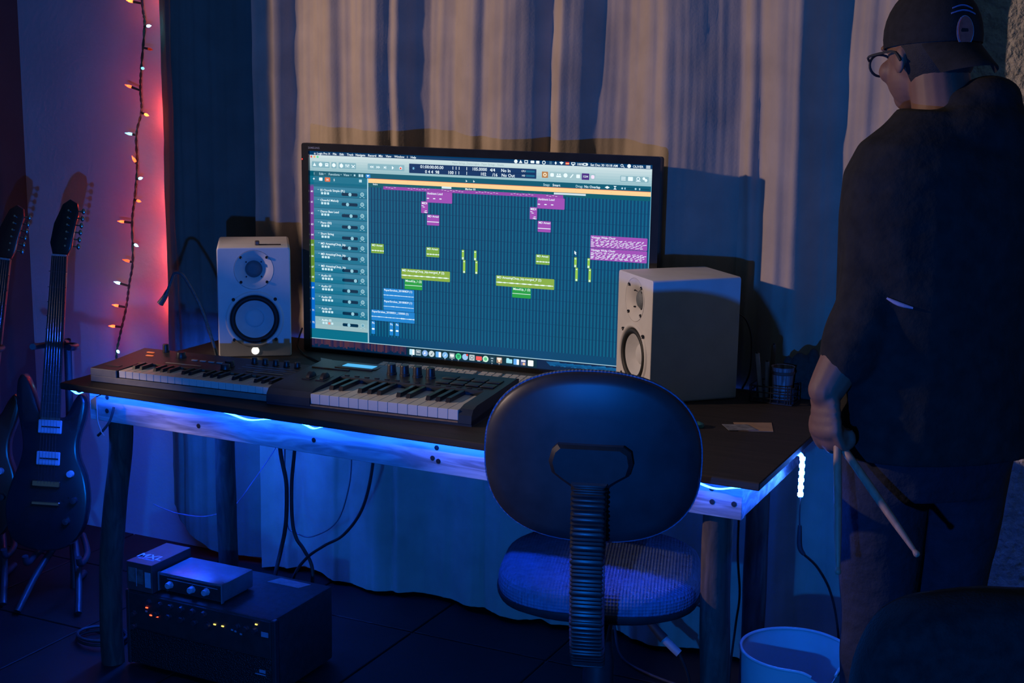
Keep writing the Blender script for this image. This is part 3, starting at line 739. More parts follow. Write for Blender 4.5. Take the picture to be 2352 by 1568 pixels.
def keybed(root, n, pitch, x0, y0, L, zb, zt, Lb, wb):
    bm = BM(); box(bm, 0.0004, pitch - 0.0004, 0, L, zb, zt, 0.0008, 1); src = None
    for k in range(n):
        if src is None: o = src = obj('white_key', bm, M_kw, root)
        else: o = src.copy(); C.objects.link(o); o.parent = root
        o.location = (x0 + k * pitch, y0, 0)
    bm = BM(); h = zt + 0.0095 * pitch / 0.0235
    vs = [(-wb / 2, 0, zt - 0.004), (wb / 2, 0, zt - 0.004), (wb / 2, Lb, zt - 0.004), (-wb / 2, Lb, zt - 0.004), (-wb * .4, wb * .5, h), (wb * .4, wb * .5, h), (wb * .4, Lb, h), (-wb * .4, Lb, h)]
    V = [bm.verts.new(p) for p in vs]
    for q in ((0, 3, 2, 1), (4, 5, 6, 7), (0, 1, 5, 4), (1, 2, 6, 5), (2, 3, 7, 6), (3, 0, 4, 7)): bm.faces.new([V[i] for i in q])
    bmesh.ops.bevel(bm, geom=bm.edges[:], offset=0.0007, segments=1, affect='EDGES')
    src = None
    for k in range(n - 1):
        if k % 7 in (0, 1, 3, 4, 5):
            if src is None: o = src = obj('black_key', bm, M_kb, root)
            else: o = src.copy(); C.objects.link(o); o.parent = root
            o.location = (x0 + (k + 1) * pitch, y0 + L - Lb, 0)

def knob_bm(r, h, n=18, flute=True):
    bm = BM(); rs = []
    for rr_, z in ((r * 1.12, 0), (r * 1.12, h * .15), (r, h * .2), (r * .94, h * .9), (r * .85, h), ):
        rs.append([(rr_ * (1 - (0.06 if flute and i % 2 else 0)) * math.cos(2 * PI * i / n), rr_ * (1 - (0.06 if flute and i % 2 else 0)) * math.sin(2 * PI * i / n), z) for i in range(n)])
    rings(bm, rs); return bm
def place(root, name, bm, m, spots, smooth=40, rot=None):
    src = None
    for p in spots:
        if src is None: o = src = obj(name, bm, m, root, smooth)
        else: o = src.copy(); C.objects.link(o); o.parent = root
        o.location = p
        if rot: o.rotation_euler = rot
    return src

# compact synthesizer on the left
syn = thing('synthesizer', 'dark compact synthesizer with small keys, left of the controller keyboard', 'keyboard', (-2.372, 2.587, 0.75), 0.070)
def side(bm, x0, x1, prof):
    rings(bm, [[(x0, y, z) for y, z in prof], [(x1, y, z) for y, z in prof]])
W = 0.497
bm = BM()
side(bm, 0.0, W, [(0.0, 0.0), (0.215, 0.0), (0.215, 0.024), (0.0, 0.016)])
side(bm, 0.0, 0.078, [(0.0, 0.012), (0.215, 0.012), (0.215, 0.043), (0.09, 0.036), (0.0, 0.034)])
side(bm, 0.076, W, [(0.082, 0.012), (0.215, 0.012), (0.215, 0.043), (0.088, 0.037), (0.082, 0.034)])
obj('body', bm, M_synth, syn, 20)
bm = BM(); box(bm, 0.0005, W - 0.0005, -0.0035, 0.0005, 0.001, 0.0155, 0.001, 1); box(bm, 0.0005, 0.076, -0.0035, 0.0005, 0.0155, 0.0335, 0.001, 1)
obj('front_rail', bm, M_silver, syn)
bm = BM(); box(bm, 0.078, W, 0.080, 0.0845, 0.034, 0.0385, 0.001, 1); obj('key_slip', bm, mat('brass_brown_trim', (0.20, 0.14, 0.09), 0.45, 0.3, noise=(40, .1)), syn)
keybed(syn, 21, 0.020, 0.080, 0.001, 0.078, 0.0165, 0.033, 0.048, 0.0095)
tilt = 0.055
def zp(y): return 0.037 + (y - 0.088) * (0.006 / 0.127)
place(syn, 'knob', knob_bm(0.0075, 0.013), M_knob, [(0.345 + 0.030 * k, 0.185, zp(0.185)) for k in range(5)])
place(syn, 'selector_knob', knob_bm(0.012, 0.014), M_knob, [(0.145, 0.165, zp(0.165)), (0.305, 0.135, zp(.135)), (0.315, 0.102, zp(.102))])
place(syn, 'knob_cap', knob_bm(0.008, 0.020, flute=False), M_knob, [(0.075, 0.200, zp(.2))])
bm = BM(); box(bm, -0.008, 0.008, -0.004, 0.004, 0, 0.003, 0.001, 1); place(syn, 'button', bm, M_print, [(0.195 + 0.024 * k, 0.150, zp(.15)) for k in range(4)])
bm = BM(); box(bm, -0.05, 0.05, -0.0035, 0.0035, 0, 0.0012, 0.0005, 1); place(syn, 'legend_strip', bm, M_print, [(0.19, 0.108, zp(.108)), (0.42, 0.108, zp(.108))])
bm = BM(); box(bm, -0.075, 0.075, -0.0007, 0.0007, 0, 0.0006); place(syn, 'panel_line', bm, M_print, [(0.41, 0.125 + 0.018 * k, zp(.125 + .018 * k)) for k in range(3)])
bm = BM(); box(bm, -0.010, 0.010, -0.004, 0.004, 0, 0.002, 0.0008, 1); place(syn, 'lit_button', bm, mat('glowing_orange_button', (0.5, 0.2, 0.08), 0.4, noise=(50, .1), emit=((1.0, 0.18, 0.04), 0.5)), [(0.062, 0.150, zp(.15)), (0.045, 0.178, zp(.178))])
bm = BM(); box(bm, 0.02, 0.06, 0.03, 0.045, 0.033, 0.036, 0.001, 1); obj('mod_wheel_slot', bm, M_knob, syn)

# controller keyboard on the right
ctl = thing('controller_keyboard', 'dark controller keyboard with fifteen white keys and a lit blue display', 'keyboard', (-1.870, 2.604, 0.75), 0.080)
W = 0.508; K0 = 0.113; K1 = K0 + 15 * 0.0242
bm = BM()
side(bm, 0.0, W, [(0.0, 0.0), (0.285, 0.0), (0.285, 0.030), (0.0, 0.012)])
side(bm, 0.0, K0 - 0.001, [(-0.002, 0.006), (0.006, 0.001), (0.285, 0.01), (0.285, 0.049), (0.270, 0.052), (0.130, 0.045), (0.03, 0.041), (0.010, 0.036), (0.0, 0.024)])
side(bm, K1 + 0.001, W, [(-0.002, 0.006), (0.006, 0.001), (0.285, 0.01), (0.285, 0.049), (0.270, 0.052), (0.130, 0.045), (0.03, 0.041), (0.010, 0.036), (0.0, 0.024)])
side(bm, K0 - 0.002, K1 + 0.002, [(0.142, 0.01), (0.285, 0.01), (0.285, 0.049), (0.270, 0.052), (0.146, 0.0455), (0.142, 0.040)])
obj('body', bm, M_ctl, ctl, 20)
keybed(ctl, 15, 0.0242, K0, 0.001, 0.139, 0.010, 0.0345, 0.088, 0.0125)
bm = BM(); box(bm, K0, K1, -0.0012, 0.001, 0.0065, 0.0098); obj('key_lip', bm, mat('amber_felt', (0.28, 0.16, 0.07), 0.8, noise=(90, .2)), ctl)
def zq(y): return 0.0455 + (y - 0.146) * (0.0075 / 0.154)
bm = BM(); box(bm, -0.040, 0.040, -0.014, 0.014, 0, 0.0012, 0.0004, 1)
o = obj('display', bm, mat('lit_blue_display', (0.05, 0.15, 0.2), 0.3, noise=(50, .1), emit=(s2l((70, 172, 232)), 1.0)), ctl); o.location = (0.115, 0.240, zq(.240) + 0.0012)
bm = BM(); box(bm, -0.052, 0.052, -0.019, 0.019, 0, 0.0012, 0.0006, 1); o = obj('display_frame', bm, M_knob, ctl); o.location = (0.115, 0.240, zq(.240))
bm = BM(); box(bm, -0.050, 0.050, -0.004, 0.004, 0, 0.003, 0.001, 1); place(ctl, 'button_bar', bm, M_knob, [(0.112, 0.214, zq(.214)), (0.06, 0.196, zq(.196))])
place(ctl, 'encoder', knob_bm(0.0112, 0.025), M_knob, [(0.217 + 0.0335 * k, 0.206, zq(.206)) for k in range(4)], rot=(0.05, 0, 0))
bm = BM(); box(bm, -0.0165, 0.0165, -0.0165, 0.0165, 0, 0.003, 0.002, 2); place(ctl, 'pad', bm, M_knob, [(0.362 + 0.037 * i, 0.185 + 0.038 * j, zq(.19 + .038 * j)) for j in range(2) for i in range(4)])
bm = BM(); box(bm, -0.006, 0.006, -0.002, 0.002, 0, 0.0022, 0.0006, 1); place(ctl, 'button', bm, M_knob, [(0.125 + 0.026 * i, 0.156, zq(.156)) for i in range(14)])
for sx in (0.052, 0.088):
    bm = BM(); lathe(bm, [(0.016, -0.006), (0.0185, -0.004), (0.0185, 0.004), (0.016, 0.006)], 24, at(sx, 0.115, 0.040, Matrix.Rotation(PI / 2, 4, 'Y')), True); obj('wheel', bm, M_knob, ctl, 40)
for sx in (0.052, 0.088):
    bm = BM(); box(bm, sx - 0.011, sx + 0.011, 0.088, 0.142, 0.0425, 0.046, 0.001, 1); obj('wheel_slot', bm, M_knob, ctl)

# computer keyboard under the screen
ck = thing('computer_keyboard', 'pale computer keyboard lying between the controller and the large screen', 'keyboard', (-1.842, 2.968, 0.75), 0.078)
bm = BM(); side(bm, 0, 0.43, [(0.0, 0.0), (0.115, 0.0), (0.115, 0.011), (0.0, 0.004)]); obj('base', bm, mat('aluminium_tray', (0.16, 0.19, 0.22), 0.4, 0.5, noise=(40, .1)), ck)
M_cap = mat('pale_keycap', (0.52, 0.50, 0.49), 0.55, noise=(30, .05))
caps = {}
def cap(x, y, w, d):
    key = (round(w, 4), round(d, 4))
    if key not in caps:
        b = BM(); box(b, 0, w, 0, d, -0.002, 0.0028, 0.0008, 1); caps[key] = mesh_from(b, 'key')
    o = obj('key', caps[key], M_cap, ck); o.location = (x, y, 0.0045 + y * 0.061); o.rotation_euler = (0.061, 0, 0)
rows = [(0.005, [1, 1, 1.25, 4.9, 1.25, 1, 1]), (0.0245, [2.1] + [1] * 10 + [2.1]), (0.0435, [1.7] + [1] * 11 + [1.5]), (0.0625, [1.4] + [1] * 13), (0.0815, [1] * 13 + [1.4])]
for y, ws in rows:
    tot = sum(ws); pit = 0.266 / tot; x = 0.006
    for w in ws: cap(x, y, pit * w - 0.0022, 0.0165); x += pit * w
for k in range(14): cap(0.006 + 0.019 * k, 0.1015, 0.0168, 0.0095)
for x0_, n_ in ((0.282, 3), (0.346, 4)):
    for j, (y, _) in enumerate(rows):
        for i in range(n_):
            if n_ == 3 and j in (1, 2) and not (j == 1 and i == 1): continue
            cap(x0_ + 0.0192 * i, y, 0.017, 0.0165)
    for i in range(n_): cap(x0_ + 0.0192 * i, 0.1015, 0.017, 0.0095)

# ------------------------------------------------------------------ small things on the desk
goose = thing('gooseneck_lamp', 'thin bent gooseneck lamp standing left of the glowing loudspeaker', 'lamp', (-2.242, 2.905, 0.75))
M_goose = mat('grey_blue_flexible_neck', (0.11, 0.13, 0.15), 0.45, 0.3, noise=(200, 0.3), bump=('noise', 300, 0.4, 0.002))
bm = BM(); tube(bm, [(-2.235, 2.905, 0.752), (-2.245, 2.90, 0.80), (-2.272, 2.90, 0.87), (-2.295, 2.90, 0.915), (-2.325, 2.90, 0.958), (-2.342, 2.90, 0.975), (-2.363, 2.90, 0.976), (-2.375, 2.90, 0.955), (-2.387, 2.895, 0.922)], 0.0042, 8, 6); wobj('neck', bm, M_goose, goose, 60)
bm = BM(); tube(bm, [(-2.384, 2.896, 0.930), (-2.393, 2.894, 0.912), (-2.406, 2.890, 0.893)], lambda t: 0.005 + 0.004 * t, 10, 4); wobj('lamp_head', bm, M_goose, goose, 60)
bm = BM(); box(bm, -2.252, -2.222, 2.890, 2.918, 0.750, 0.757, 0.002, 1); wobj('foot', bm, M_goose, goose)

def flat(name, label, cat, pts, z, th, m, group=None):
    bm = BM(); c = Vector((sum(p[0] for p in pts) / len(pts), sum(p[1] for p in pts) / len(pts), z))
    prism(bm, [(p[0] - c.x, p[1] - c.y) for p in pts], 0, th)
    o = obj(name, bm, m, None); o.location = c; return tag(o, label, cat, group)
M_card = mat('tan_card', (0.42, 0.27, 0.18), 0.7, noise=(30, .15)); M_card2 = mat('printed_grey_card', (0.22, 0.23, 0.27), 0.6, noise=(60, .5))
flat('business_card', 'tan card lying behind the printed card on the desk', 'card', [(-0.876, 2.962), (-0.800, 3.000), (-0.775, 2.925), (-0.845, 2.895)], 0.7502, 0.0006, M_card, 'cards on the desk')
flat('business_card', 'dark printed card lying in front of the tan card on the desk', 'card', [(-0.892, 2.930), (-0.842, 2.955), (-0.806, 2.918), (-0.862, 2.885)], 0.7512, 0.0006, M_card2, 'cards on the desk')
bm = BM(); lathe(bm, [(0.0001, 0.0), (0.016, 0.0), (0.017, 0.003), (0.015, 0.008), (0.008, 0.011), (0.0001, 0.012)], 14, at(-0.935, 2.885, 0.7502)); one('small_tin', bm, mat('teal_plastic', (0.05, 0.30, 0.28), 0.4, noise=(40, .2)), 'small teal plastic tin on the desk beside the chair back', 'tin', (-0.935, 2.885, 0.75), 40)
flat('paper_slip', 'crumpled pale paper slip behind the controller keyboard', 'paper', [(-2.035, 3.078), (-1.995, 3.070), (-1.962, 3.035), (-2.01, 3.040)], 0.7502, 0.004, mat('pale_paper', (0.5, 0.48, 0.46), 0.8, noise=(30, .1)))
bm = BM(); cyl(bm, (-1.915, 3.040, 0.7545), (-1.862, 3.018, 0.7545), 0.0038, 0.0038, 6); cyl(bm, (-1.862, 3.018, 0.7545), (-1.852, 3.014, 0.7545), 0.0038, 0.0006, 6); one('pencil', bm, mat('raw_pencil_wood', (0.35, 0.26, 0.18), 0.6, noise=(60, .1)), 'short wooden pencil lying left of the computer keyboard', 'pencil', (-1.885, 3.03, 0.75))

# organiser with pens at the back right of the desk
org = thing('pen_basket', 'dark wire pen basket at the back right corner of the desk', 'basket', (-0.852, 3.212, 0.75))
M_wire = mat('dark_wire', (0.03, 0.035, 0.045), 0.4, 0.6, noise=(60, .2))
bm = BM(); box(bm, -0.050, 0.052, -0.038, 0.038, 0.0, 0.004, 0.001, 1); obj('tray', bm, M_wire, org)
for z in (0.012, 0.026, 0.040):
    bm = BM(); tube(bm, [(p[0], p[1], z) for p in rrect(0.102, 0.076, 0.01, 3)] + [(0.051, 0.028, z)], 0.0016, 5, 0); obj('wire_hoop', bm, M_wire, org)
bm = BM()
for k in range(22):
    p = rrect(0.102, 0.076, 0.01, 3)[k % 16] if k < 16 else (-0.051 + 0.017 * (k - 16), -0.038)
    cyl(bm, (p[0], p[1], 0.002), (p[0], p[1], 0.042), 0.0011, None, 5)
obj('wire_uprights', bm, M_wire, org)
def pen(label, x, y, dx, dy, h, r, col, nm):
    t = thing('pen', label, 'pen', (x, y, 0.7545), 0, 'pens in the basket')
    bm = BM(); cyl(bm, (0, 0, 0), (dx, dy, h), r, r, 10); obj('barrel', bm, mat(nm, col, 0.5, noise=(40, .15)), t, 40)
    d = Vector((dx, dy, h)).normalized(); bm = BM(); e = Vector((dx, dy, h)); cyl(bm, e, e + d * 0.004, r * .7, r * .4, 8); obj('cap', bm, M_knob, t)
pen('pale marker leaning out of the left end of the pen basket', -0.886, 3.215, -0.014, 0.0, 0.104, 0.0052, (0.42, 0.44, 0.50), 'pale_marker_plastic')
pen('blue grey marker standing next to the leaning marker in the basket', -0.874, 3.222, -0.004, 0.004, 0.084, 0.0050, (0.30, 0.34, 0.44), 'grey_marker_plastic')
pen('tall brown pen standing at the back of the basket', -0.872, 3.246, 0.002, 0.002, 0.122, 0.0055, (0.14, 0.09, 0.06), 'brown_pen_wood')
cup = thing('paper_cup', 'small striped pale paper cup standing in the pen basket', 'cup', (-0.838, 3.222, 0.7545))
bm = BM(); lathe(bm, [(0.0001, 0.0), (0.022, 0.0), (0.0265, 0.075), (0.0280, 0.078), (0.0255, 0.077), (0.0210, 0.004), (0.0001, 0.003)], 24); obj('cup_body', bm, mat('pale_striped_card', (0.42, 0.40, 0.44), 0.7, wood=(3.0, (0.18, 0.10, 0.10), (40.0, 40.0, 2.0))), cup, 40)
bm = BM(); lathe(bm, [(0.0268, 0.060), (0.0278, 0.062), (0.0278, 0.066), (0.0268, 0.068)], 24); obj('band', bm, mat('brown_band', (0.12, 0.06, 0.05), 0.7, noise=(40, .2)), cup)
bm = BM(); ellipsoid(bm, (0, 0, 0.055), (0.026, 0.022, 0.055)); ellipsoid(bm, (0.032, 0.002, 0.062), (0.020, 0.018, 0.062)); ellipsoid(bm, (-0.028, 0.0, 0.050), (0.015, 0.015, 0.050)); box(bm, -0.035, 0.045, -0.015, 0.015, 0.0, 0.02)
o = obj('pouch', remeshed(bm, 0.004, 4), mat('dark_brown_felt', (0.055, 0.038, 0.030), 0.95, noise=(80, .3), bump=('noise', 300, .6, .003)), None); o.location = (-0.812, 3.272, 0.7502)
tag(o, 'dark soft lumpy pouch standing behind the striped cup', 'pouch')

# ------------------------------------------------------------------ office chair
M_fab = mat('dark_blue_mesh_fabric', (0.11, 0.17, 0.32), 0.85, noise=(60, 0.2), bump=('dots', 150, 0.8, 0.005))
M_shell = mat('black_chair_plastic', (0.024, 0.026, 0.032), 0.42, noise=(20, 0.25))
M_rubber = mat('ribbed_black_rubber', (0.016, 0.017, 0.020), 0.38, noise=(40, 0.2))
ch = thing('office_chair', 'black office chair with ribbed back post and blue mesh seat tucked at the desk', 'chair', (-1.060, 2.660, 0.0), 0.31)
def superell(a, b, e, n, top=None):
    pts = []
    for i in range(n):
        t = 2 * PI * i / n; c, s = math.cos(t), math.sin(t)
        ee = top if (top and s > 0) else e
        pts.append((a * math.copysign(abs(c) ** (2 / ee), c), b * math.copysign(abs(s) ** (2 / ee), s)))
    return pts
# seat (local: y forward to the desk)
def pad(w, d, e, layers, cx=0, cy=0, n=48):
    bm = BM(); rs = []
    for k, z in layers: rs.append([(cx + x * k, cy + y * k, z) for x, y in superell(w / 2, d / 2, e, n)])
    rings(bm, rs); return bm
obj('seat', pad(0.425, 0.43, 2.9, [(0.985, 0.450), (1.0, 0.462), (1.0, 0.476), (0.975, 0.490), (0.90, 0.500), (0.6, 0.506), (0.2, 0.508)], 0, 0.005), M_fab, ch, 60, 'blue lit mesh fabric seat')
obj('seat_shell', pad(0.430, 0.435, 2.9, [(0.55, 0.418), (0.85, 0.425), (0.98, 0.440), (1.0, 0.450), (1.0, 0.455)], 0, 0.005), M_shell, ch, 60)
# backrest: two curved skins
def back_layer(bm_layers, rim):
    bm = BM(); rs = []
    for k, dy in bm_layers:
        r = []
        for x, z in superell(0.203, 0.168, 2.6, 64, 2.35):
            xx, zz = x * k, z * k
            y = -0.335 + dy + 0.30 * xx * xx * 1.2 - 0.10 * zz
            r.append((xx, y, 0.812 + zz))
        rs.append(r)
    rings(bm, rs); return bm
obj('back_shell', back_layer([(0.10, -0.020), (0.5, -0.0195), (0.85, -0.016), (0.96, -0.010), (0.985, -0.002), (0.985, 0.004)], 0), M_shell, ch, 60)
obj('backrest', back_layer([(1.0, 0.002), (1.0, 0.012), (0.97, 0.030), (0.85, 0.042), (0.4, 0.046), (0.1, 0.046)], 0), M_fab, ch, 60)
# bracket plate on the back
def br(x, z): return Vector((x, -0.335 - 0.0235 + 0.36 * x * x - 0.10 * (z - 0.812), z))
out = [(-0.070, 0.835), (-0.060, 0.845), (0.060, 0.845), (0.074, 0.835), (0.078, 0.812), (0.072, 0.790), (0.050, 0.776), (0.034, 0.764), (0.030, 0.735), (-0.030, 0.735), (-0.034, 0.764), (-0.052, 0.776), (-0.070, 0.790), (-0.076, 0.812)]
bm = BM(); rings(bm, [[br(x, z) + Vector((0, 0.004, 0)) for x, z in out], [br(x, z) + Vector((0, -0.010, 0)) for x, z in out], [br(x * .9, 0.80 + (z - .80) * .86) + Vector((0, -0.016, 0)) for x, z in out]])
obj('bracket', bm, M_rubber, ch, 30)
# ribbed post cover
bm = BM(); rs = []
P = catmull([(0, -0.372, 0.775), (0, -0.372, 0.70), (0, -0.362, 0.60), (0, -0.345, 0.50), (0, -0.318, 0.43), (0, -0.285, 0.395)], 26)
acc = 0.0
for i, p in enumerate(P):
    if i: acc += (P[i] - P[i - 1]).length
    d = (P[min(i + 1, len(P) - 1)] - P[max(i - 1, 0)]).normalized(); nrm = Vector((0, -d.z, d.y)) if True else None
    k = 1.0 + 0.055 * (1 if (acc % 0.0092) < 0.0046 else -1)
    rs.append([p + Vector((x * k, 0, 0)) + Vector((0, d.z, -d.y)) * (-y * k) for x, y in rrect(0.062, 0.030, 0.006, 2)])
rings(bm, rs); obj('ribbed_post_cover', bm, M_rubber, ch, 30)
bm = BM(); box(bm, -0.028, 0.028, -0.30, 0.06, 0.392, 0.404, 0.003, 1); obj('back_bar', bm, M_shell, ch)
bm = BM(); box(bm, -0.07, 0.07, -0.09, 0.09, 0.398, 0.424, 0.006, 1); obj('mechanism', bm, M_shell, ch)
bm = BM(); cyl(bm, (0.06, 0.02, 0.412), (0.215, 0.03, 0.400), 0.006, 0.006, 8); ellipsoid(bm, (0.225, 0.03, 0.399), (0.022, 0.010, 0.008)); obj('lever', bm, M_shell, ch, 40)
bm = BM(); lathe(bm, [(0.030, 0.10), (0.034, 0.14), (0.033, 0.28), (0.029, 0.30), (0.028, 0.40)], 20, None, True); obj('gas_column', bm, M_shell, ch, 40)
for k in range(5):
    a = 2 * PI * k / 5 + 0.3; d = Vector((math.cos(a), math.sin(a), 0)); s = Vector((-d.y, d.x, 0))
    bm = BM(); rs = []
    for t, hw, z0, z1 in ((0.02, 0.024, 0.085, 0.125), (0.15, 0.020, 0.075, 0.105), (0.27, 0.015, 0.064, 0.080)):
        rs.append([d * t - s * hw + Vector((0, 0, z0)), d * t + s * hw + Vector((0, 0, z0)), d * t + s * hw * .8 + Vector((0, 0, z1)), d * t - s * hw * .8 + Vector((0, 0, z1))])
    rings(bm, rs); foot = obj('base_arm', bm, M_shell, ch, 30)
    e = d * 0.262
    bm = BM()
    for q in (-1, 1): cyl(bm, e + s * (0.006 * q) + Vector((0, 0, 0.027)), e + s * (0.020 * q) + Vector((0, 0, 0.027)), 0.026, 0.024, 16)
    cyl(bm, e + Vector((0, 0, 0.03)), e + Vector((0, 0, 0.066)), 0.007, 0.007, 8)
    obj('caster', bm, M_rubber, foot, 40)

# ------------------------------------------------------------------ amplifier and boxes under the desk
M_amp = mat('black_amp_vinyl', (0.022, 0.023, 0.026), 0.6, noise=(60, 0.3), bump=('noise', 200, .3, .002))
M_grille = mat('black_steel_grille', (0.030, 0.032, 0.036), 0.45, 0.5, bump=('voronoi', 260, .8, .003))
amp = thing('amplifier', 'black powered mixer amplifier with knobs and tiny lights under the desk', 'amplifier', (-2.115, 2.775, 0.0), 0.0)
bm = BM(); box(bm, -0.222, 0.222, -0.130, 0.130, 0.008, 0.205, 0.006, 2); obj('case', bm, M_amp, amp, 30)
bm = BM(); box(bm, -0.216, 0.216, -0.1335, -0.129, 0.108, 0.200, 0.001, 1); fp = obj('control_panel', bm, M_blackp, amp)
bm = BM(); box(bm, -0.216, 0.216, -0.1335, -0.129, 0.014, 0.104, 0.001, 1); obj('grille', bm, M_grille, amp)
kb_ = knob_bm(0.008, 0.010, 14); bmesh.ops.rotate(kb_, verts=kb_.verts[:], cent=(0, 0, 0), matrix=Matrix.Rotation(PI / 2, 3, 'X'))
place(amp, 'knob', kb_, M_shell, [(-0.150 + 0.034 * k, -0.1335, 0.185) for k in range(6)] + [(-0.128 + 0.040 * k, -0.1335, 0.158) for k in range(5)] + [(0.120 + 0.026 * k, -0.1335, 0.172) for k in range(3)] + [(-0.200, -0.1335, 0.145), (-0.200, -0.1335, 0.112)])
bl_ = BM(); box(bl_, -0.0032, 0.0032, -0.001, 0.001, -0.0013, 0.0013)
place(amp, 'red_indicator', bl_, mat('red_indicator_led', (0.6, 0.05, 0.02), 0.4, noise=(50, .1), emit=((1.0, 0.07, 0.02), 4.0)), [(-0.158, -0.1345, 0.168), (-0.146, -0.1345, 0.150), (-0.126, -0.1345, 0.150)])
bl_ = BM(); box(bl_, -0.0032, 0.0032, -0.001, 0.001, -0.0013, 0.0013)
place(amp, 'yellow_indicator', bl_, mat('yellow_indicator_led', (0.6, 0.5, 0.05), 0.4, noise=(50, .1), emit=((1.0, 0.72, 0.12), 2.2)), [(0.052, -0.1345, 0.164), (0.076, -0.1345, 0.164), (0.176, -0.1345, 0.188)])
bl_ = BM(); box(bl_, -0.003, 0.003, -0.0008, 0.0008, -0.002, 0.002); M_pbl = mat('pale_blue_mark', (0.25, 0.30, 0.42), 0.5, noise=(60, .1))
place(amp, 'button', bl_, M_pbl, [(-0.158, -0.134, 0.176), (-0.160, -0.134, 0.158), (0.104, -0.134, 0.160), (0.114, -0.134, 0.158), (0.130, -0.134, 0.154), (0.176, -0.134, 0.172)])
bl_ = BM(); box(bl_, -0.010, 0.010, -0.0008, 0.0008, -0.006, 0.006); place(amp, 'badge', bl_, M_pbl, [(0.200, -0.134, 0.166)])
bm = BM(); box(bm, 0.170, 0.200, -0.1345, -0.1325, 0.060, 0.0625); box(bm, 0.182, 0.200, -0.1345, -0.1325, 0.066, 0.074); obj('maker_plate', bm, M_pbl, amp)
for sx in (-0.2225, 0.2225):
    bm = BM(); box(bm, sx - 0.006, sx + 0.006, -0.132, -0.115, 0.006, 0.204, 0.002, 1); obj('corner_guard', bm, M_shell, amp)
for sx in (-0.18, 0.18):
    for sy in (-0.10, 0.10):
        bm = BM(); lathe(bm, [(0.012, 0.0), (0.014, 0.010)], 12, at(sx, sy, 0), True); obj('foot', bm, M_rubber, amp)

M_ifc = mat('brushed_blue_grey_metal', (0.20, 0.23, 0.30), 0.4, 0.5, noise=(40, .1))
ifc = thing('audio_interface', 'silver audio interface with three knobs on top of the amplifier', 'interface', (-2.155, 2.668, 0.2055), 0.0)
bm = BM(); box(bm, -0.098, 0.098, 0.0, 0.125, 0.006, 0.052, 0.003, 2); obj('case', bm, M_ifc, ifc, 30)
bm = BM(); box(bm, -0.094, 0.094, -0.0035, 0.001, 0.009, 0.047, 0.001, 1); obj('face', bm, M_blackp, ifc)
bm = BM(); box(bm, -0.099, -0.0955, -0.006, 0.004, 0.004, 0.054, 0.001, 1); box(bm, 0.0955, 0.099, -0.006, 0.004, 0.004, 0.054, 0.001, 1); obj('face_edge', bm, M_ifc, ifc)
kb_ = knob_bm(0.0085, 0.014, 16); bmesh.ops.rotate(kb_, verts=kb_.verts[:], cent=(0, 0, 0), matrix=Matrix.Rotation(PI / 2, 3, 'X'))
place(ifc, 'knob', kb_, mat('pale_blue_grey_knob', (0.34, 0.38, 0.50), 0.4, noise=(40, .1)), [(-0.060, -0.0035, 0.026), (0.008, -0.0035, 0.026), (0.052, -0.0035, 0.028)])
bm = BM(); box(bm, -0.070, 0.085, -0.0042, -0.003, 0.039, 0.0405); obj('legend', bm, M_pbl, ifc)
for sx in (-0.085, 0.085):
    for sy in (0.015, 0.11):
        bm = BM(); lathe(bm, [(0.006, 0.0), (0.006, 0.007)], 10, at(sx, sy, 0), True); obj('foot', bm, M_rubber, ifc)
        bm = BM(); lathe(bm, [(0.0001, 0.0535), (0.0025, 0.053), (0.003, 0.0515)], 8, at(sx * 1.05, sy, 0)); obj('case_screw', bm, M_pbl, ifc)

mx = thing('microphone_box', 'dark microphone box with a pale MXL logo left of the audio interface', 'box', (-2.297, 2.720, 0.2055), 0.0)
bm = BM(); box(bm, -0.040, 0.040, -0.075, 0.080, 0.0, 0.074, 0.001, 1); obj('carton', bm, mat('dark_maroon_carton', (0.10, 0.045, 0.05), 0.5, noise=(30, .15)), mx)
obj('logo', text_bm('MXL', 0.038, at(-0.004, -0.036, 0.0741, Matrix.Rotation(0.0, 4, 'Z')), 0.0004), mat('pale_blue_print', (0.42, 0.52, 0.75), 0.5, noise=(60, .05)), mx)
obj('subtitle', text_bm('MICROPHONES', 0.0072, at(-0.004, -0.046, 0.0741), 0.0004), MATS['pale_blue_print'], mx)
bm = BM(); box(bm, -0.034, -0.012, -0.0758, -0.0745, 0.022, 0.060); box(bm, -0.007, 0.012, -0.0758, -0.0745, 0.020, 0.058); obj('photo_panel', bm, mat('brown_grey_print', (0.12, 0.11, 0.12), 0.6, noise=(60, .5)), mx)
bm = BM(); box(bm, 0.018, 0.036, -0.0758, -0.0745, 0.014, 0.054); obj('side_label', bm, mat('pale_blue_label', (0.30, 0.38, 0.52), 0.6, noise=(60, .1)), mx)
bm = BM(); box(bm, -0.010, -0.0085, -0.0758, -0.0745, 0.012, 0.060); obj('divider_line', bm, MATS['pale_blue_label'], mx)
flat('note_strip', 'dusty pale strip of paper lying at the back of the amplifier', 'paper', [(-2.055, 2.850), (-1.960, 2.850), (-1.945, 2.885), (-2.040, 2.888)], 0.2052, 0.001, mat('dusty_lilac_paper', (0.36, 0.31, 0.34), 0.8, noise=(60, .15)))

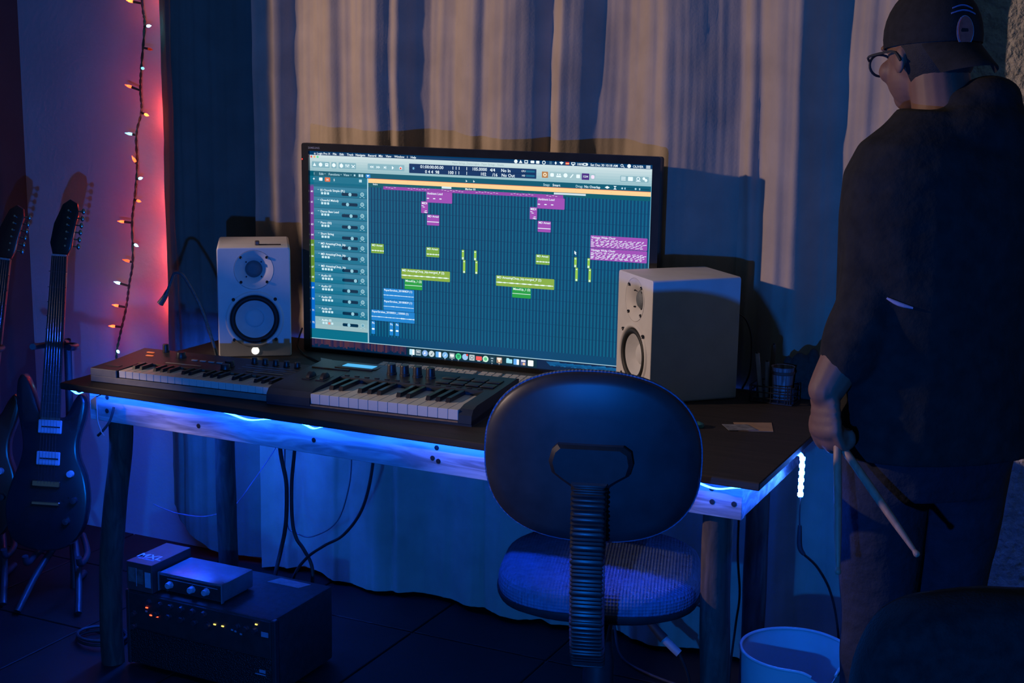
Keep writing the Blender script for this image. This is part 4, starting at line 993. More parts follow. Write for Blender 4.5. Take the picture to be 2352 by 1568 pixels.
# ------------------------------------------------------------------ cables
def cable(label, pts, r, m=None, n=6):
    bm = BM(); tube(bm, pts, r, n, 8); return one('cable', bm, m or M_black, label, 'cable', pts[-1], 60)
cable('thick black cable crossing another one below the desk, falling to the amplifier', [(-2.125, 3.000, 0.72), (-2.120, 3.000, 0.60), (-2.112, 3.000, 0.50), (-2.096, 3.000, 0.42), (-2.100, 3.000, 0.31), (-2.118, 3.000, 0.23), (-2.122, 2.975, 0.16), (-2.120, 2.950, 0.06), (-2.10, 2.94, 0.006)], 0.0055)
cable('black cable hanging right beside the thick one below the desk', [(-2.065, 3.012, 0.72), (-2.070, 3.012, 0.58), (-2.078, 3.012, 0.50), (-2.088, 3.013, 0.42), (-2.088, 3.013, 0.32), (-2.075, 3.012, 0.27), (-2.048, 3.006, 0.245), (-2.018, 3.000, 0.20), (-2.010, 2.980, 0.12), (-2.03, 2.96, 0.006)], 0.0048)
cable('black cable sweeping in a long curve from the middle of the desk to the amplifier', [(-1.826, 3.010, 0.72), (-1.828, 3.010, 0.60), (-1.840, 3.010, 0.48), (-1.870, 3.010, 0.38), (-1.925, 3.010, 0.305), (-1.985, 3.008, 0.265), (-2.035, 3.000, 0.225), (-2.068, 2.985, 0.17), (-2.075, 2.95, 0.08), (-2.06, 2.93, 0.006)], 0.0042)
cable('thin grey cable looping loosely behind the thick cables', [(-1.950, 3.10, 0.72), (-1.955, 3.10, 0.50), (-1.966, 3.10, 0.40), (-2.005, 3.10, 0.30), (-2.085, 3.10, 0.246), (-2.140, 3.10, 0.25), (-2.165, 3.10, 0.27), (-2.170, 3.10, 0.40), (-2.165, 3.10, 0.72)], 0.0018, mat('grey_thin_cable', (0.10, 0.11, 0.14), 0.6, noise=(60, .1)))
cable('thin pale blue wire strung low across the curtain behind the desk leg', [(-2.815, 3.318, 0.166), (-2.76, 3.312, 0.158), (-2.70, 3.31, 0.154), (-2.61, 3.315, 0.160), (-2.50, 3.30, 0.21), (-2.42, 3.29, 0.30), (-2.33, 3.285, 0.42), (-2.29, 3.28, 0.50), (-2.27, 3.275, 0.72)], 0.0016, mat('pale_blue_wire', (0.22, 0.28, 0.44), 0.5, noise=(60, .1)))
cable('black cord running over the floor behind the office chair', [(-1.30, 3.30, 0.16), (-1.285, 3.33, 0.06), (-1.24, 3.27, 0.006), (-1.14, 3.20, 0.006), (-1.00, 3.16, 0.006), (-0.92, 3.15, 0.006)], 0.004)
cable('thin cord hanging close behind the right desk legs', [(-0.872, 3.03, 0.72), (-0.872, 3.03, 0.45), (-0.862, 3.03, 0.33), (-0.868, 3.03, 0.25), (-0.88, 3.04, 0.10), (-0.87, 3.06, 0.006)], 0.0028)
cable('black cord behind the right loudspeaker', [(-0.975, 3.215, 0.955), (-0.945, 3.235, 0.94), (-0.930, 3.245, 0.91), (-0.925, 3.25, 0.87), (-0.93, 3.262, 0.80), (-0.95, 3.275, 0.755)], 0.0022)
cable('dark cord lying between the screen and the glowing loudspeaker', [(-2.175, 3.20, 0.80), (-2.160, 3.155, 0.765), (-2.11, 3.105, 0.754), (-2.05, 3.06, 0.7535), (-1.985, 3.02, 0.7535), (-1.93, 2.98, 0.7535)], 0.0025)
coil = [(-2.50 + 0.065 * math.cos(t * 0.5) * (1 + .06 * math.sin(t)), 2.725 + 0.055 * math.sin(t * 0.5), 0.005 + 0.0009 * t) for t in range(0, 26)]
bm = BM(); tube(bm, coil, 0.0045, 6, 2); one('cable', bm, M_black, 'coiled black cable lying on the floor left of the amplifier', 'cable', (-2.50, 2.725, 0.0), 60)
pl = thing('power_plug', 'black plug with a pale end dangling behind the seat of the office chair', 'plug', (-1.055, 3.10, 0.10))
bm = BM(); tube(bm, [(-0.085, 0.02, 0.11), (-0.05, 0.005, 0.085), (-0.01, 0.0, 0.052)], lambda t: 0.006 + 0.007 * t, 10, 6); obj('plug_body', bm, M_black, pl, 50)
bm = BM(); tube(bm, [(-0.012, 0.0, 0.054), (0.012, 0.0, 0.035), (0.03, 0.0, 0.022)], 0.010, 10, 4); obj('plug_end', bm, mat('pale_plug_plastic', (0.4, 0.42, 0.48), 0.5, noise=(50, .1)), pl, 50)
bm = BM(); tube(bm, [(-0.085, 0.02, 0.11), (-0.12, 0.03, 0.16), (-0.125, 0.03, 0.30), (-0.12, 0.02, 0.62)], 0.004, 6, 6); obj('plug_lead', bm, M_black, pl)
bm = BM(); tube(bm, [(0.03, 0.0, 0.022), (0.05, 0.01, -0.03), (0.06, 0.02, -0.094)], 0.004, 6, 6); obj('plug_tail', bm, M_black, pl)

# ------------------------------------------------------------------ bucket
M_bkt = mat('white_bucket_plastic', (0.50, 0.52, 0.55), 0.42, noise=(10, .05))
bk = thing('bucket', 'pale plastic bucket with a pouring lip under the right end of the desk', 'bucket', (-0.668, 2.790, 0.0))
H_ = 0.325
def bucket_ring(r, z, ribs=0.0, lip=0.0):
    out = []
    for i in range(96):
        a = 2 * PI * i / 96
        d = math.atan2(math.sin(a + 0.80), math.cos(a + 0.80)); g = math.exp(-(d / 0.26) ** 2) * lip
        rr_ = r * (1 + ribs * (1 if i % 4 < 2 else -1)) + g * 0.016
        out.append((rr_ * math.cos(a), rr_ * math.sin(a), z - g * 0.022))
    return out
bm = BM(); rings(bm, [bucket_ring(0.0005, 0.0), bucket_ring(0.090, 0.0), bucket_ring(0.094, 0.006, .004), bucket_ring(0.108, 0.22, .004), bucket_ring(0.110, 0.255, 0.0, .3), bucket_ring(0.114, H_ - 0.004, 0, 1), bucket_ring(0.1125, H_ - 0.004, 0, 1), bucket_ring(0.108, 0.255, 0, .3), bucket_ring(0.091, 0.008), bucket_ring(0.0005, 0.006)], cap=False)
obj('pail', bm, M_bkt, bk, 50)
bm = BM(); rs = []
rim_c = bucket_ring(0.1135, H_ - 0.001, 0, 1)
n0 = [i for i in range(96) if math.exp(-(math.atan2(math.sin(2 * PI * i / 96 + 0.80), math.cos(2 * PI * i / 96 + 0.80)) / 0.26) ** 2) < 0.55]
k_ = next(i for i in range(96) if i in n0 and (i - 1) % 96 not in n0)
path = [rim_c[(k_ + j) % 96] for j in range(len(n0))]
tube(bm, path, 0.0036, 8, 0); obj('rim', bm, M_bkt, bk, 60)

# ------------------------------------------------------------------ padded chair in the foreground
M_fur = mat('dark_brown_plush_fabric', (0.014, 0.011, 0.011), 0.95, spec=0.1, noise=(50, .35), bump=('noise', 260, .5, .003), sheen=0.04)
fc = thing('padded_chair', 'dark padded chair in the near right foreground, turned away', 'armchair', (-0.13, 2.20, 0.0), 0.42)
bm = BM()
o2 = superell(0.36, 0.30, 5.5, 72)
rs = []
for k, y in ((0.93, -0.300), (0.985, -0.285), (1.0, -0.255), (1.0, -0.215), (0.97, -0.185), (0.90, -0.175)):
    rs.append([(x * k, y - 0.12 * (z * k) + 0.10 * (x * k) ** 2, 0.548 + z * k + 0.004 * mnoise.noise((x * 18, z * 18, y * 9))) for x, z in o2])
rings(bm, rs); obj('backrest', bm, M_fur, fc, 60)
bm = BM(); rs = []
for k, z in ((0.96, 0.27), (1.0, 0.30), (1.0, 0.38), (0.96, 0.41), (0.8, 0.425)): rs.append([(x * k, 0.05 + y * k, z) for x, y in superell(0.33, 0.27, 3.6, 44)])
rings(bm, rs); obj('seat_cushion', bm, M_fur, fc, 60)
for sx in (-0.27, 0.27):
    for sy in (-0.17, 0.25):
        bm = BM(); cyl(bm, (sx, sy, 0.0), (sx * .95, sy * .95, 0.29), 0.015, 0.021, 12); obj('leg', bm, M_log, fc, 40)

# ------------------------------------------------------------------ string lights on the left wall
M_gwire = mat('dark_green_wire', (0.012, 0.028, 0.024), 0.5, noise=(80, .2))
sl = thing('string_lights', 'string of small red and white bulbs hanging down the left wall', 'string lights', (-3.01, 3.40, 0.58))
KX = 3.40 / 3.4
wire = [(-2.861, 1.687), (-2.854, 1.618), (-2.871, 1.498), (-2.879, 1.427), (-2.877, 1.363), (-2.90, 1.291), (-2.901, 1.199), (-2.914, 1.106), (-2.929, 1.026), (-2.932, 0.905), (-2.95, 0.828), (-2.964, 0.759), (-2.989, 0.681), (-3.01, 0.609)]
YL = 3.400
def wl(x, z): return Vector((x * KX, YL, 1.527 + (z - 1.527) * KX))
bm = BM()
P = [wl(*p) for p in [(-2.870, 2.30), (-2.866, 1.95)] + wire]
P.append(P[-1] + Vector((0.0, 0, -0.05)))
C1 = catmull(P, 10)
for ph in (0.0, PI):
    tube(bm, [p + Vector((0.0022 * math.cos(i * 1.1 + ph), 0.0022 * math.sin(i * 1.1 + ph), 0)) for i, p in enumerate(C1)], 0.0022, 5, 0)
wobj('wire', bm, M_gwire, sl)
RED, ORG, CYA, WHT = (1.0, 0.05, 0.015), (1.0, 0.13, 0.025), (0.10, 0.72, 1.0), (0.55, 0.95, 1.0)
bulbs = [(-2.895, 1.683, -2.861, 1.677, ORG, 1.0), (-2.833, 1.612, -2.856, 1.611, CYA, 1.0), (-2.831, 1.545, -2.862, 1.549, RED, 0.03), (-2.860, 1.489, -2.872, 1.490, CYA, 0.25), (-2.912, 1.435, -2.879, 1.424, RED, 1.0), (-2.853, 1.353, -2.877, 1.358, ORG, 1.3),
         (-2.917, 1.294, -2.90, 1.291, CYA, 0.5), (-2.904, 1.216, -2.902, 1.203, RED, 1.0), (-2.884, 1.162, -2.905, 1.158, CYA, 0.7), (-2.894, 1.093, -2.916, 1.095, RED, 1.0), (-2.960, 1.026, -2.929, 1.024, RED, 1.1), (-2.910, 0.957, -2.930, 0.961, CYA, 0.8),
         (-2.945, 0.906, -2.934, 0.902, RED, 0.5), (-2.985, 0.834, -2.950, 0.826, WHT, 0.9), (-2.995, 0.762, -2.964, 0.758, RED, 1.1), (-3.012, 0.695, -2.984, 0.694, RED, 1.2), (-2.997, 0.616, -3.008, 0.618, CYA, 0.8)]
for bx, bz, wx, wz, col, k in bulbs:
    b0 = wl(bx, bz); w0 = wl(wx, wz); d = (b0 - w0); d.y -= 0.008; L_ = max(d.length, 0.014); d.normalize()
    tip = w0 + d * L_
    bm = BM(); cyl(bm, w0, w0 + d * max(L_ - 0.007, 0.006), 0.0032, 0.0038, 8)
    nm = 'bulb_%s_%d' % ({RED: 'red', ORG: 'orange', CYA: 'cyan', WHT: 'white'}[col], int(k * 100))
    bulb_bm = BM()
    prof = [(0.0038, -0.006), (0.0045, 0.0), (0.0040, 0.005), (0.0022, 0.010), (0.0006, 0.016)]
    Mx = Matrix.Translation(tip) @ Vector((0, 0, 1)).rotation_difference(d).to_matrix().to_4x4()
    lathe(bulb_bm, prof, 10, Mx, True)
    hot = (1.0, 0.16, 0.03) if col == ORG else ((1.0, 0.085, 0.02) if col == RED else (0.30, 0.78, 1.0))
    bo = wobj('bulb', bulb_bm, mat(nm, tuple(c * .6 for c in col), 0.3, noise=(50, .05), emit=(hot, 4.5 * k)), sl, 60)
    s_ = wobj('socket', bm, M_gwire, sl); s_.parent = bo
    if k > 0.1:
        light('bulb_glow', 'POINT', tip + d * 0.006 + Vector((0, -0.006, 0)) - Vector(sl.location), col, (0.085 if col in (RED, ORG) else 0.04) * k, 0.005, sl)
for x_, z_, k in ((-2.765, 1.72, 1.0), (-2.770, 1.36, 1.3), (-2.765, 1.10, 1.2), (-2.770, 0.93, 1.4), (-2.775, 0.78, 1.2)):
    # the second run of the string goes down behind the edge of the dark curtain
    tip = Vector((x_, 3.425, z_)); bulb_bm = BM(); lathe(bulb_bm, [(0.0038, -0.006), (0.0045, 0.0), (0.0040, 0.005), (0.0022, 0.010), (0.0006, 0.016)], 10, at(*tip, Matrix.Rotation(-PI / 2, 4, 'Y')), True)
    wobj('bulb', bulb_bm, MATS['bulb_red_100'], sl, 60)
    light('bulb_glow', 'POINT', tip + Vector((-0.018, -0.004, 0)) - Vector(sl.location), (1.0, 0.08, 0.05), 0.62 * k, 0.005, sl)
bm = BM(); tube(bm, [(-2.870, 3.41, 2.30), (-2.79, 3.43, 2.0), (-2.752, 3.43, 1.72), (-2.756, 3.43, 1.36), (-2.752, 3.43, 1.10), (-2.756, 3.43, 0.93), (-2.76, 3.43, 0.72)], 0.0026, 6, 6); wobj('wire', bm, M_gwire, sl)
tg = thing('plug_tag', 'small pale paper tag hanging at the left end of the desk apron', 'tag', (-2.330, 2.53, 0.64))
bm = BM(); rings(bm, [[(0.004, 0, 0.080), (0.022, 0, 0.092), (0.022, 0, 0.060), (0.006, 0, 0.058)], [(0.004, 0.003, 0.080), (0.022, 0.003, 0.092), (0.022, 0.003, 0.060), (0.006, 0.003, 0.058)]]); obj('tag_paper', bm, mat('pink_white_paper', (0.55, 0.42, 0.42), 0.8, noise=(40, .1)), tg)
bm = BM(); tube(bm, [(0.021, 0.002, 0.06), (0.022, 0.002, 0.03), (0.030, 0.002, 0.010), (0.038, 0.004, -0.004)], 0.0018, 6); obj('string', bm, MATS['pink_white_paper'], tg)
bm = BM(); tube(bm, [(0.044, 0.035, 0.06), (0.044, 0.02, 0.03), (0.034, 0.006, 0.008), (0.020, 0.003, -0.006)], 0.0035, 6); obj('clip', bm, M_black, tg)
bm = BM(); cyl(bm, (0.022, 0.0025, 0.09), (0.03, 0.02, 0.096), 0.0012, None, 6); obj('pin', bm, M_screw, tg)

# ------------------------------------------------------------------ guitars on the left
M_gb = mat('gloss_black_lacquer', (0.014, 0.014, 0.016), 0.22, noise=(10, .2)); M_gr = mat('dark_red_lacquer', (0.10, 0.018, 0.014), 0.25, noise=(10, .2))
M_neck = mat('maple_neck', (0.20, 0.09, 0.05), 0.45, wood=(6.0, (0.14, 0.06, 0.035), (8, 8, 1))); M_fret = mat('dark_rosewood', (0.025, 0.020, 0.018), 0.5, noise=(40, .3))
M_pick = mat('cream_pickup_cover', (0.36, 0.37, 0.40), 0.45, noise=(40, .08)); M_chrome = mat('chrome', (0.55, 0.56, 0.6), 0.2, 1.0, noise=(40, .05))
def guitar(label, base, top, face_yaw, body_m, pegs_side):
    """base = bottom of the body, top = tip of the headstock; local z runs up the neck, local -y is the face"""
    base = Vector(base); top = Vector(top); ax = (top - base)
    Lz = ax.length; s = Lz / 1.0; z = ax.normalized()
    f = Vector((math.sin(face_yaw), -math.cos(face_yaw), 0)); f = (f - z * f.dot(z)).normalized(); x = (-f).cross(z).normalized()
    t = thing('electric_guitar', label, 'guitar', base, 0, 'guitars on the left')
    t.matrix_world = Matrix(((x.x, -f.x, z.x, base.x), (x.y, -f.y, z.y, base.y), (x.z, -f.z, z.z, base.z), (0, 0, 0, 1)))
    outl = [(0.0, 0.0), (0.09, 0.012), (0.15, 0.055), (0.168, 0.12), (0.150, 0.18), (0.118, 0.222), (0.112, 0.262), (0.132, 0.312), (0.136, 0.352), (0.112, 0.372), (0.085, 0.352), (0.060, 0.318), (0.028, 0.312), (-0.028, 0.312), (-0.055, 0.330), (-0.085, 0.375), (-0.118, 0.408), (-0.146, 0.396), (-0.146, 0.340), (-0.120, 0.275), (-0.112, 0.235), (-0.125, 0.195), (-0.158, 0.140), (-0.168, 0.085), (-0.140, 0.030), (-0.08, 0.006)]
    oo = [(p.x, p.y * 1.22) for p in catmull([(a, b, 0) for a, b in outl] + [(0.0, 0.0, 0)], 3)][:-1]
    bm = BM(); prism(bm, [(a * s * .70, b * s) for a, b in oo], -0.022 * s, 0.022 * s, FRONT, 0.008 * s); obj('body', bm, body_m, t, 40)
    bm = BM(); rings(bm, [[(w * s, -0.024 * s + d * s, zz * s) for w, d in ((-hw, -.004), (hw, -.004), (hw * .8, .018), (-hw * .8, .018))] for zz, hw in ((0.36, 0.028), (0.84, 0.021))]); obj('neck', bm, M_neck, t, 30)
    bm = BM(); rings(bm, [[(w * s, -0.028 * s + d * s, zz * s) for w, d in ((-hw, -.005), (hw, -.005), (hw, .002), (-hw, .002))] for zz, hw in ((0.382, 0.028), (0.84, 0.021))]); fb = obj('fretboard', bm, M_fret, t)
    bm = BM()
    for k in range(20):
        zz = 0.84 - 0.59 * (1 - 2 ** (-(k + 1) / 12)) * 1.42
        if zz > 0.39: box(bm, -0.026 * s, 0.026 * s, -0.0342 * s, -0.0325 * s, zz * s, (zz + 0.0018) * s)
    obj('frets', bm, M_screw, fb)['kind'] = 'stuff'
    bm = BM(); box(bm, -0.021 * s, 0.021 * s, -0.036 * s, -0.028 * s, 0.838 * s, 0.843 * s); obj('nut', bm, M_pick, t)
    hs = [(-0.021, 0.842), (0.021, 0.842), (0.030, 0.865), (0.034, 0.90), (0.045, 0.965), (0.040, 0.99), (0.020, 1.0), (0.0, 0.985), (-0.022, 0.93), (-0.030, 0.875)]
    bm = BM(); prism(bm, [(a * s, b * s) for a, b in hs], -0.006 * s, 0.008 * s, at(0, -0.018 * s, 0, FRONT), 0.002 * s); hd = obj('headstock', bm, body_m, t, 40)
    for k in range(6):
        zz = 0.868 + 0.020 * k; xx = pegs_side * (0.033 + 0.0018 * k)
        bm = BM(); cyl(bm, (xx * s, -0.018 * s, zz * s), ((xx + pegs_side * 0.012) * s, -0.018 * s, zz * s), 0.0022 * s, None, 6); ellipsoid(bm, ((xx + pegs_side * 0.016) * s, -0.018 * s, zz * s), (0.006 * s, 0.003 * s, 0.0085 * s), None, 8, 6); cyl(bm, (xx * .5 * s, -0.026 * s, zz * s), (xx * .5 * s, -0.036 * s, zz * s), 0.003 * s, None, 8)
        obj('tuning_peg', bm, M_chrome, hd, 50)
    for zz in (0.355, 0.265):
        bm = BM(); box(bm, -0.033 * s, 0.033 * s, -0.030 * s, -0.020 * s, (zz - 0.019) * s, (zz + 0.019) * s, 0.002, 1); pk = obj('pickup', bm, M_pick, t)
        bm = BM(); box(bm, -0.022 * s, 0.030 * s, -0.0315 * s, -0.0295 * s, (zz - 0.0018) * s, (zz + 0.0018) * s); obj('pole_bar', bm, M_gb, pk)
    bm = BM(); box(bm, -0.040 * s, 0.040 * s, -0.034 * s, -0.021 * s, 0.185 * s, 0.202 * s, 0.002, 1); obj('bridge', bm, M_chrome, t)
    bm = BM(); box(bm, -0.040 * s, 0.040 * s, -0.030 * s, -0.021 * s, 0.132 * s, 0.142 * s, 0.002, 1); obj('tailpiece', bm, M_chrome, t)
    for kx, kz in ((0.066, 0.225), (0.080, 0.150), (0.062, 0.090)):
        bm = BM(); lathe(bm, [(0.010 * s, 0.022 * s), (0.009 * s, 0.036 * s), (0.0005, 0.037 * s)], 14, at(kx * s, 0, kz * s, FRONT)); obj('control_knob', bm, M_pick if kz > .2 else M_knob, t, 40)
    for k in range(6):
        xo = (-0.0155 + 0.0062 * k) * s
        bm = BM(); cyl(bm, (xo * 1.5, -0.034 * s, 0.194 * s), (xo, -0.038 * s, 0.842 * s), 0.0005, None, 4); obj('guitar_string', bm, M_chrome, t)
    return t
g1 = guitar('black electric guitar with two cream pickups standing against the left wall', (-2.835, 2.880, 0.150), (-2.870, 3.060, 1.125), 0.42, M_gb, 1)
g2 = guitar('dark red electric guitar at the far left edge, left of the black guitar', (-3.065, 2.83, 0.150), (-3.030, 3.02, 1.105), 0.42, M_gr, 1)
def gstand(label, c, yaw, top):
    t = thing('guitar_stand', label, 'stand', c, yaw, 'guitar stands')
    bm = BM(); tube(bm, [(0, 0.10, 0.0), (0, 0.115, 0.3), (0, 0.135, top - 0.03), (0, 0.125, top), (0, 0.10, top + .005)], 0.011, 8, 5); obj('post', bm, M_shell, t, 50)
    for q in (-1, 1):
        bm = BM(); tube(bm, [(0, 0.105, 0.20), (q * 0.055, -0.02, 0.10), (q * 0.085, -0.12, 0.012)], 0.010, 8, 5); obj('leg', bm, M_shell, t, 50)
        bm = BM(); tube(bm, [(q * 0.03, 0.105, 0.16), (q * 0.07, 0.02, 0.135), (q * 0.075, -0.055, 0.130), (q * 0.075, -0.07, 0.155)], 0.009, 8, 5); obj('cradle_arm', bm, M_shell, t, 50)
        bm = BM(); tube(bm, [(0, 0.10, top), (q * 0.04, 0.085, top + .004), (q * 0.055, 0.03, top + .01), (q * 0.05, 0.0, top + 0.016)], 0.009, 8, 5); obj('neck_yoke', bm, M_rubber, t, 50)
    bm = BM(); tube(bm, [(0, 0.10, 0.012), (0, 0.19, 0.012)], 0.010, 8, 2); obj('rear_foot', bm, M_shell, t, 50)
gstand('black tubular stand holding the black guitar', (-2.800, 2.900, 0.0), 0.42, 0.72)
gstand('black tubular stand holding the dark red guitar', (-3.030, 2.852, 0.0), 0.42, 0.70)

# ------------------------------------------------------------------ person in the cap
M_skin = mat('brown_skin', (0.16, 0.08, 0.058), 0.6, noise=(25, .12), bump=('noise', 150, .15, .001))
M_tee = mat('black_cotton', (0.018, 0.018, 0.019), 0.95, spec=0.2, noise=(30, .25), bump=('noise', 14, .5, .02))
M_jean = mat('dark_blue_denim', (0.007, 0.010, 0.020), 0.9, noise=(40, .25), bump=('noise', 18, .6, .02))
M_capm = mat('black_cap_cloth', (0.016, 0.016, 0.017), 0.9, spec=0.2, noise=(60, .2), bump=('noise', 300, .3, .001))
TH = 0.6435
ps = thing('person', 'person in dark clothes and a backwards cap holding two drumsticks, seen from behind', 'person', (-0.43, 2.77, 0.0), TH)
HC = Vector((-0.004, 0.092, 1.552))
fd = Vector((-0.15, 0.989, 0)).normalized(); rt_ = Vector((fd.y, -fd.x, 0))
HM = Matrix(((rt_.x, fd.x, 0, HC.x), (rt_.y, fd.y, 0, HC.y), (0, 0, 1, HC.z), (0, 0, 0, 1))) @ Matrix.Rotation(-0.10, 4, 'X')
HR = HM.to_3x3().to_4x4()
bm = BM()
def hp(x, y, z): return HM @ Vector((x, y, z))
ellipsoid(bm, hp(0, -0.008, 0.025), (0.077, 0.097, 0.098), HR, 28, 18)
ellipsoid(bm, hp(0, 0.030, -0.035), (0.062, 0.066, 0.068), HR, 24, 14)
ellipsoid(bm, hp(0, 0.050, -0.078), (0.036, 0.040, 0.030), HR)
ellipsoid(bm, hp(0, 0.080, 0.018), (0.055, 0.018, 0.014), HR)
limb(bm, [hp(0, 0.086, 0.010), hp(0, 0.100, -0.020), hp(0, 0.108, -0.034)], [0.009, 0.011, 0.013], 10)
for q in (-1, 1):
    ellipsoid(bm, hp(q * 0.013, 0.100, -0.037), (0.008, 0.010, 0.007), HR, 10, 8)
    ellipsoid(bm, hp(q * 0.040, 0.062, -0.028), (0.026, 0.026, 0.024), HR)
    ellipsoid(bm, hp(q * 0.078, -0.016, -0.014), (0.007, 0.016, 0.026), HR, 12, 10)
ellipsoid(bm, hp(0, 0.094, -0.058), (0.024, 0.010, 0.006), HR, 12, 8); ellipsoid(bm, hp(0, 0.092, -0.068), (0.021, 0.011, 0.007), HR, 12, 8)
limb(bm, [hp(0, -0.030, -0.040), hp(0, -0.045, -0.11), (0.0, 0.015, 1.38), (0, 0.0, 1.30)], [0.056, 0.058, 0.066, 0.080], 18)
def ellring(z, hw, hd, cx=0.0, cy=0.0, n=32, e=2.4):
    return [(cx + x, cy + y, z) for x, y in superell(hw, hd, e, n)]
rings(bm, [ellring(z, a * .9, b * .86, 0, c) for z, a, b, c in ((0.82, .165, .115, 0), (0.92, .165, .115, 0), (1.05, .155, .11, 0), (1.2, .17, .11, 0), (1.32, .18, .10, 0), (1.38, .13, .075, .0))])
def arm(q, el, wr):
    limb(bm, [(q * 0.120, 0.0, 1.33), (q * 0.138, -0.014, 1.20), el, tuple((Vector(el) * .5 + Vector(wr) * .5)), wr], [0.050, 0.046, 0.043, 0.043, 0.034], 14)
def hand(wr, dn, pn, curl=1.0, left=False):
    wr = Vector(wr); dn = Vector(dn).normalized(); pn = Vector(pn); pn = (pn - dn * pn.dot(dn)).normalized(); w = pn.cross(dn) if left else dn.cross(pn)
    for k in range(5):
        t = k / 4; c = wr + dn * (0.008 + 0.066 * t)
        ellipsoid(bm, c, (0.045 - 0.011 * (1 - t), 0.020, 0.021), Matrix((( w.x, pn.x, dn.x, 0), (w.y, pn.y, dn.y, 0), (w.z, pn.z, dn.z, 0), (0, 0, 0, 1))), 16, 10)
    kn = wr + dn * 0.078
    for off, ln, r in ((0.034, 0.95, 0.0100), (0.0115, 1.06, 0.0105), (-0.0115, 1.0, 0.0100), (-0.033, 0.80, 0.0090)):
        p = kn + w * off; pts = [p - dn * 0.02, p]
        for a, l in ((0.55 * curl, 0.040), (2.05 * curl, 0.027), (3.35 * curl, 0.020)):
            p = p + (dn * math.cos(a) + pn * math.sin(a)) * l * ln; pts.append(p)
        limb(bm, pts, [r * 1.05, r * 1.08, r, r * .92, r * .8], 10, 3)
    ellipsoid(bm, kn + dn * 0.010 + pn * 0.016, (0.040, 0.022, 0.028), Matrix(((w.x, pn.x, dn.x, 0), (w.y, pn.y, dn.y, 0), (w.z, pn.z, dn.z, 0), (0, 0, 0, 1))), 16, 10)
    b0 = wr + dn * 0.022 + w * 0.026
    limb(bm, [b0, b0 + dn * .026 + w * .014 + pn * .018, b0 + dn * .050 + w * .008 + pn * .034, b0 + dn * .066 - w * .006 + pn * .040], [0.014, 0.0115, 0.0098, 0.0082], 10, 3)
    return kn, w
WRL = Vector((-0.240, -0.056, 0.935)); DN = Vector((0.0, -0.12, -1.0)); PN = Vector((0.95, 0.25, 0.0))
arm(-1, (-0.155, -0.038, 1.08), tuple(WRL)); kn, wax = hand(WRL, DN, PN, left=True)
WRR = Vector((0.262, 0.06, 0.905)); arm(1, (0.235, 0.0, 1.09), tuple(WRR)); hand(WRR, Vector((0, 0.1, -1)), Vector((-0.9, 0.3, 0)), .6)
for q in (-1, 1):
    limb(bm, [(q * 0.085, 0, 0.86), (q * 0.080, 0.01, 0.66), (q * 0.076, 0.012, 0.47), (q * 0.080, 0.0, 0.28), (q * 0.088, -0.01, 0.075)], [0.080, 0.068, 0.052, 0.048, 0.036], 16)
    ellipsoid(bm, (q * 0.092, 0.025, 0.045), (0.038, 0.105, 0.032))
body_me = remeshed(bm, 0.0042, 2, 'body')
obj('body', body_me, M_skin, ps)

# shirt
bm = BM()
rings(bm, [ellring(z, a, b, 0, c, 40) for z, a, b, c in ((0.80, .198, .146, 0), (0.845, .194, .143, 0), (0.90, .192, .140, 0), (1.0, .188, .135, 0), (1.12, .192, .132, 0), (1.25, .202, .130, 0), (1.33, .198, .118, 0), (1.385, .165, .098, 0), (1.42, .115, .085, 0.01), (1.450, .085, .075, 0.025))])
ellipsoid(bm, (0.055, -0.005, 1.400), (0.125, 0.095, 0.075)); ellipsoid(bm, (0.070, 0.015, 1.440), (0.085, 0.080, 0.060)); ellipsoid(bm, (0.045, 0.02, 1.455), (0.075, 0.075, 0.045)); ellipsoid(bm, (0.075, -0.005, 1.470), (0.062, 0.055, 0.045))
for q, P_, R_ in ((-1, [(-0.120, 0.0, 1.345), (-0.136, -0.006, 1.26), (-0.142, -0.020, 1.15), (-0.155, -0.038, 1.08), (-0.186, -0.046, 1.02), (-0.198, -0.049, 0.995)], [0.062, 0.064, 0.064, 0.064, 0.060, 0.056]), (1, [(0.15, 0.0, 1.365), (0.205, 0.0, 1.27), (0.238, 0.0, 1.14), (0.252, 0.005, 1.03), (0.256, 0.008, 0.985)], [0.074, 0.078, 0.070, 0.066, 0.068])):
    limb(bm, P_, R_, 18)
# soft folds
for v in bm.verts:
    k = 0.006 * mnoise.noise(v.co * 9.0) + 0.004 * mnoise.noise(v.co * 22.0); v.co += Vector((v.co.x, v.co.y, 0)).normalized() * k if v.co.length else Vector()
tee = remeshed(bm, 0.0075, 3, 'shirt'); so = obj('shirt', tee, M_tee, ps)
bm = BM()
rings(bm, [ellring(z, a, b, 0, 0, 36) for z, a, b in ((0.72, .150, .115), (0.80, .172, .128), (0.88, .176, .128), (0.93, .170, .12))])
for q in (-1, 1):
    limb(bm, [(q * 0.085, 0, 0.83), (q * 0.080, 0.004, 0.66), (q * 0.076, 0.008, 0.47), (q * 0.080, 0.0, 0.28), (q * 0.088, -0.005, 0.09)], [0.098, 0.086, 0.073, 0.066, 0.060], 20)
for v in bm.verts: v.co += Vector((v.co.x, v.co.y, 0)).normalized() * 0.008 * mnoise.noise(v.co * 11.0)
obj('trousers', remeshed(bm, 0.0085, 3, 'trousers'), M_jean, ps)
for q in (-1, 1):
    bm = BM(); rs = []
    for z, k in ((0.0, .98), (0.012, 1.0), (0.025, .97), (0.055, .82), (0.085, .55)):
        rs.append([(q * 0.092 + x * k, 0.055 * (1.35 - k) * -1 + 0.03 + y * k, z) for x, y in superell(0.047, 0.130, 2.5, 28)])
    rings(bm, rs); obj('shoe', bm, M_blackp, ps, 60)
hb = BM(); rs = []
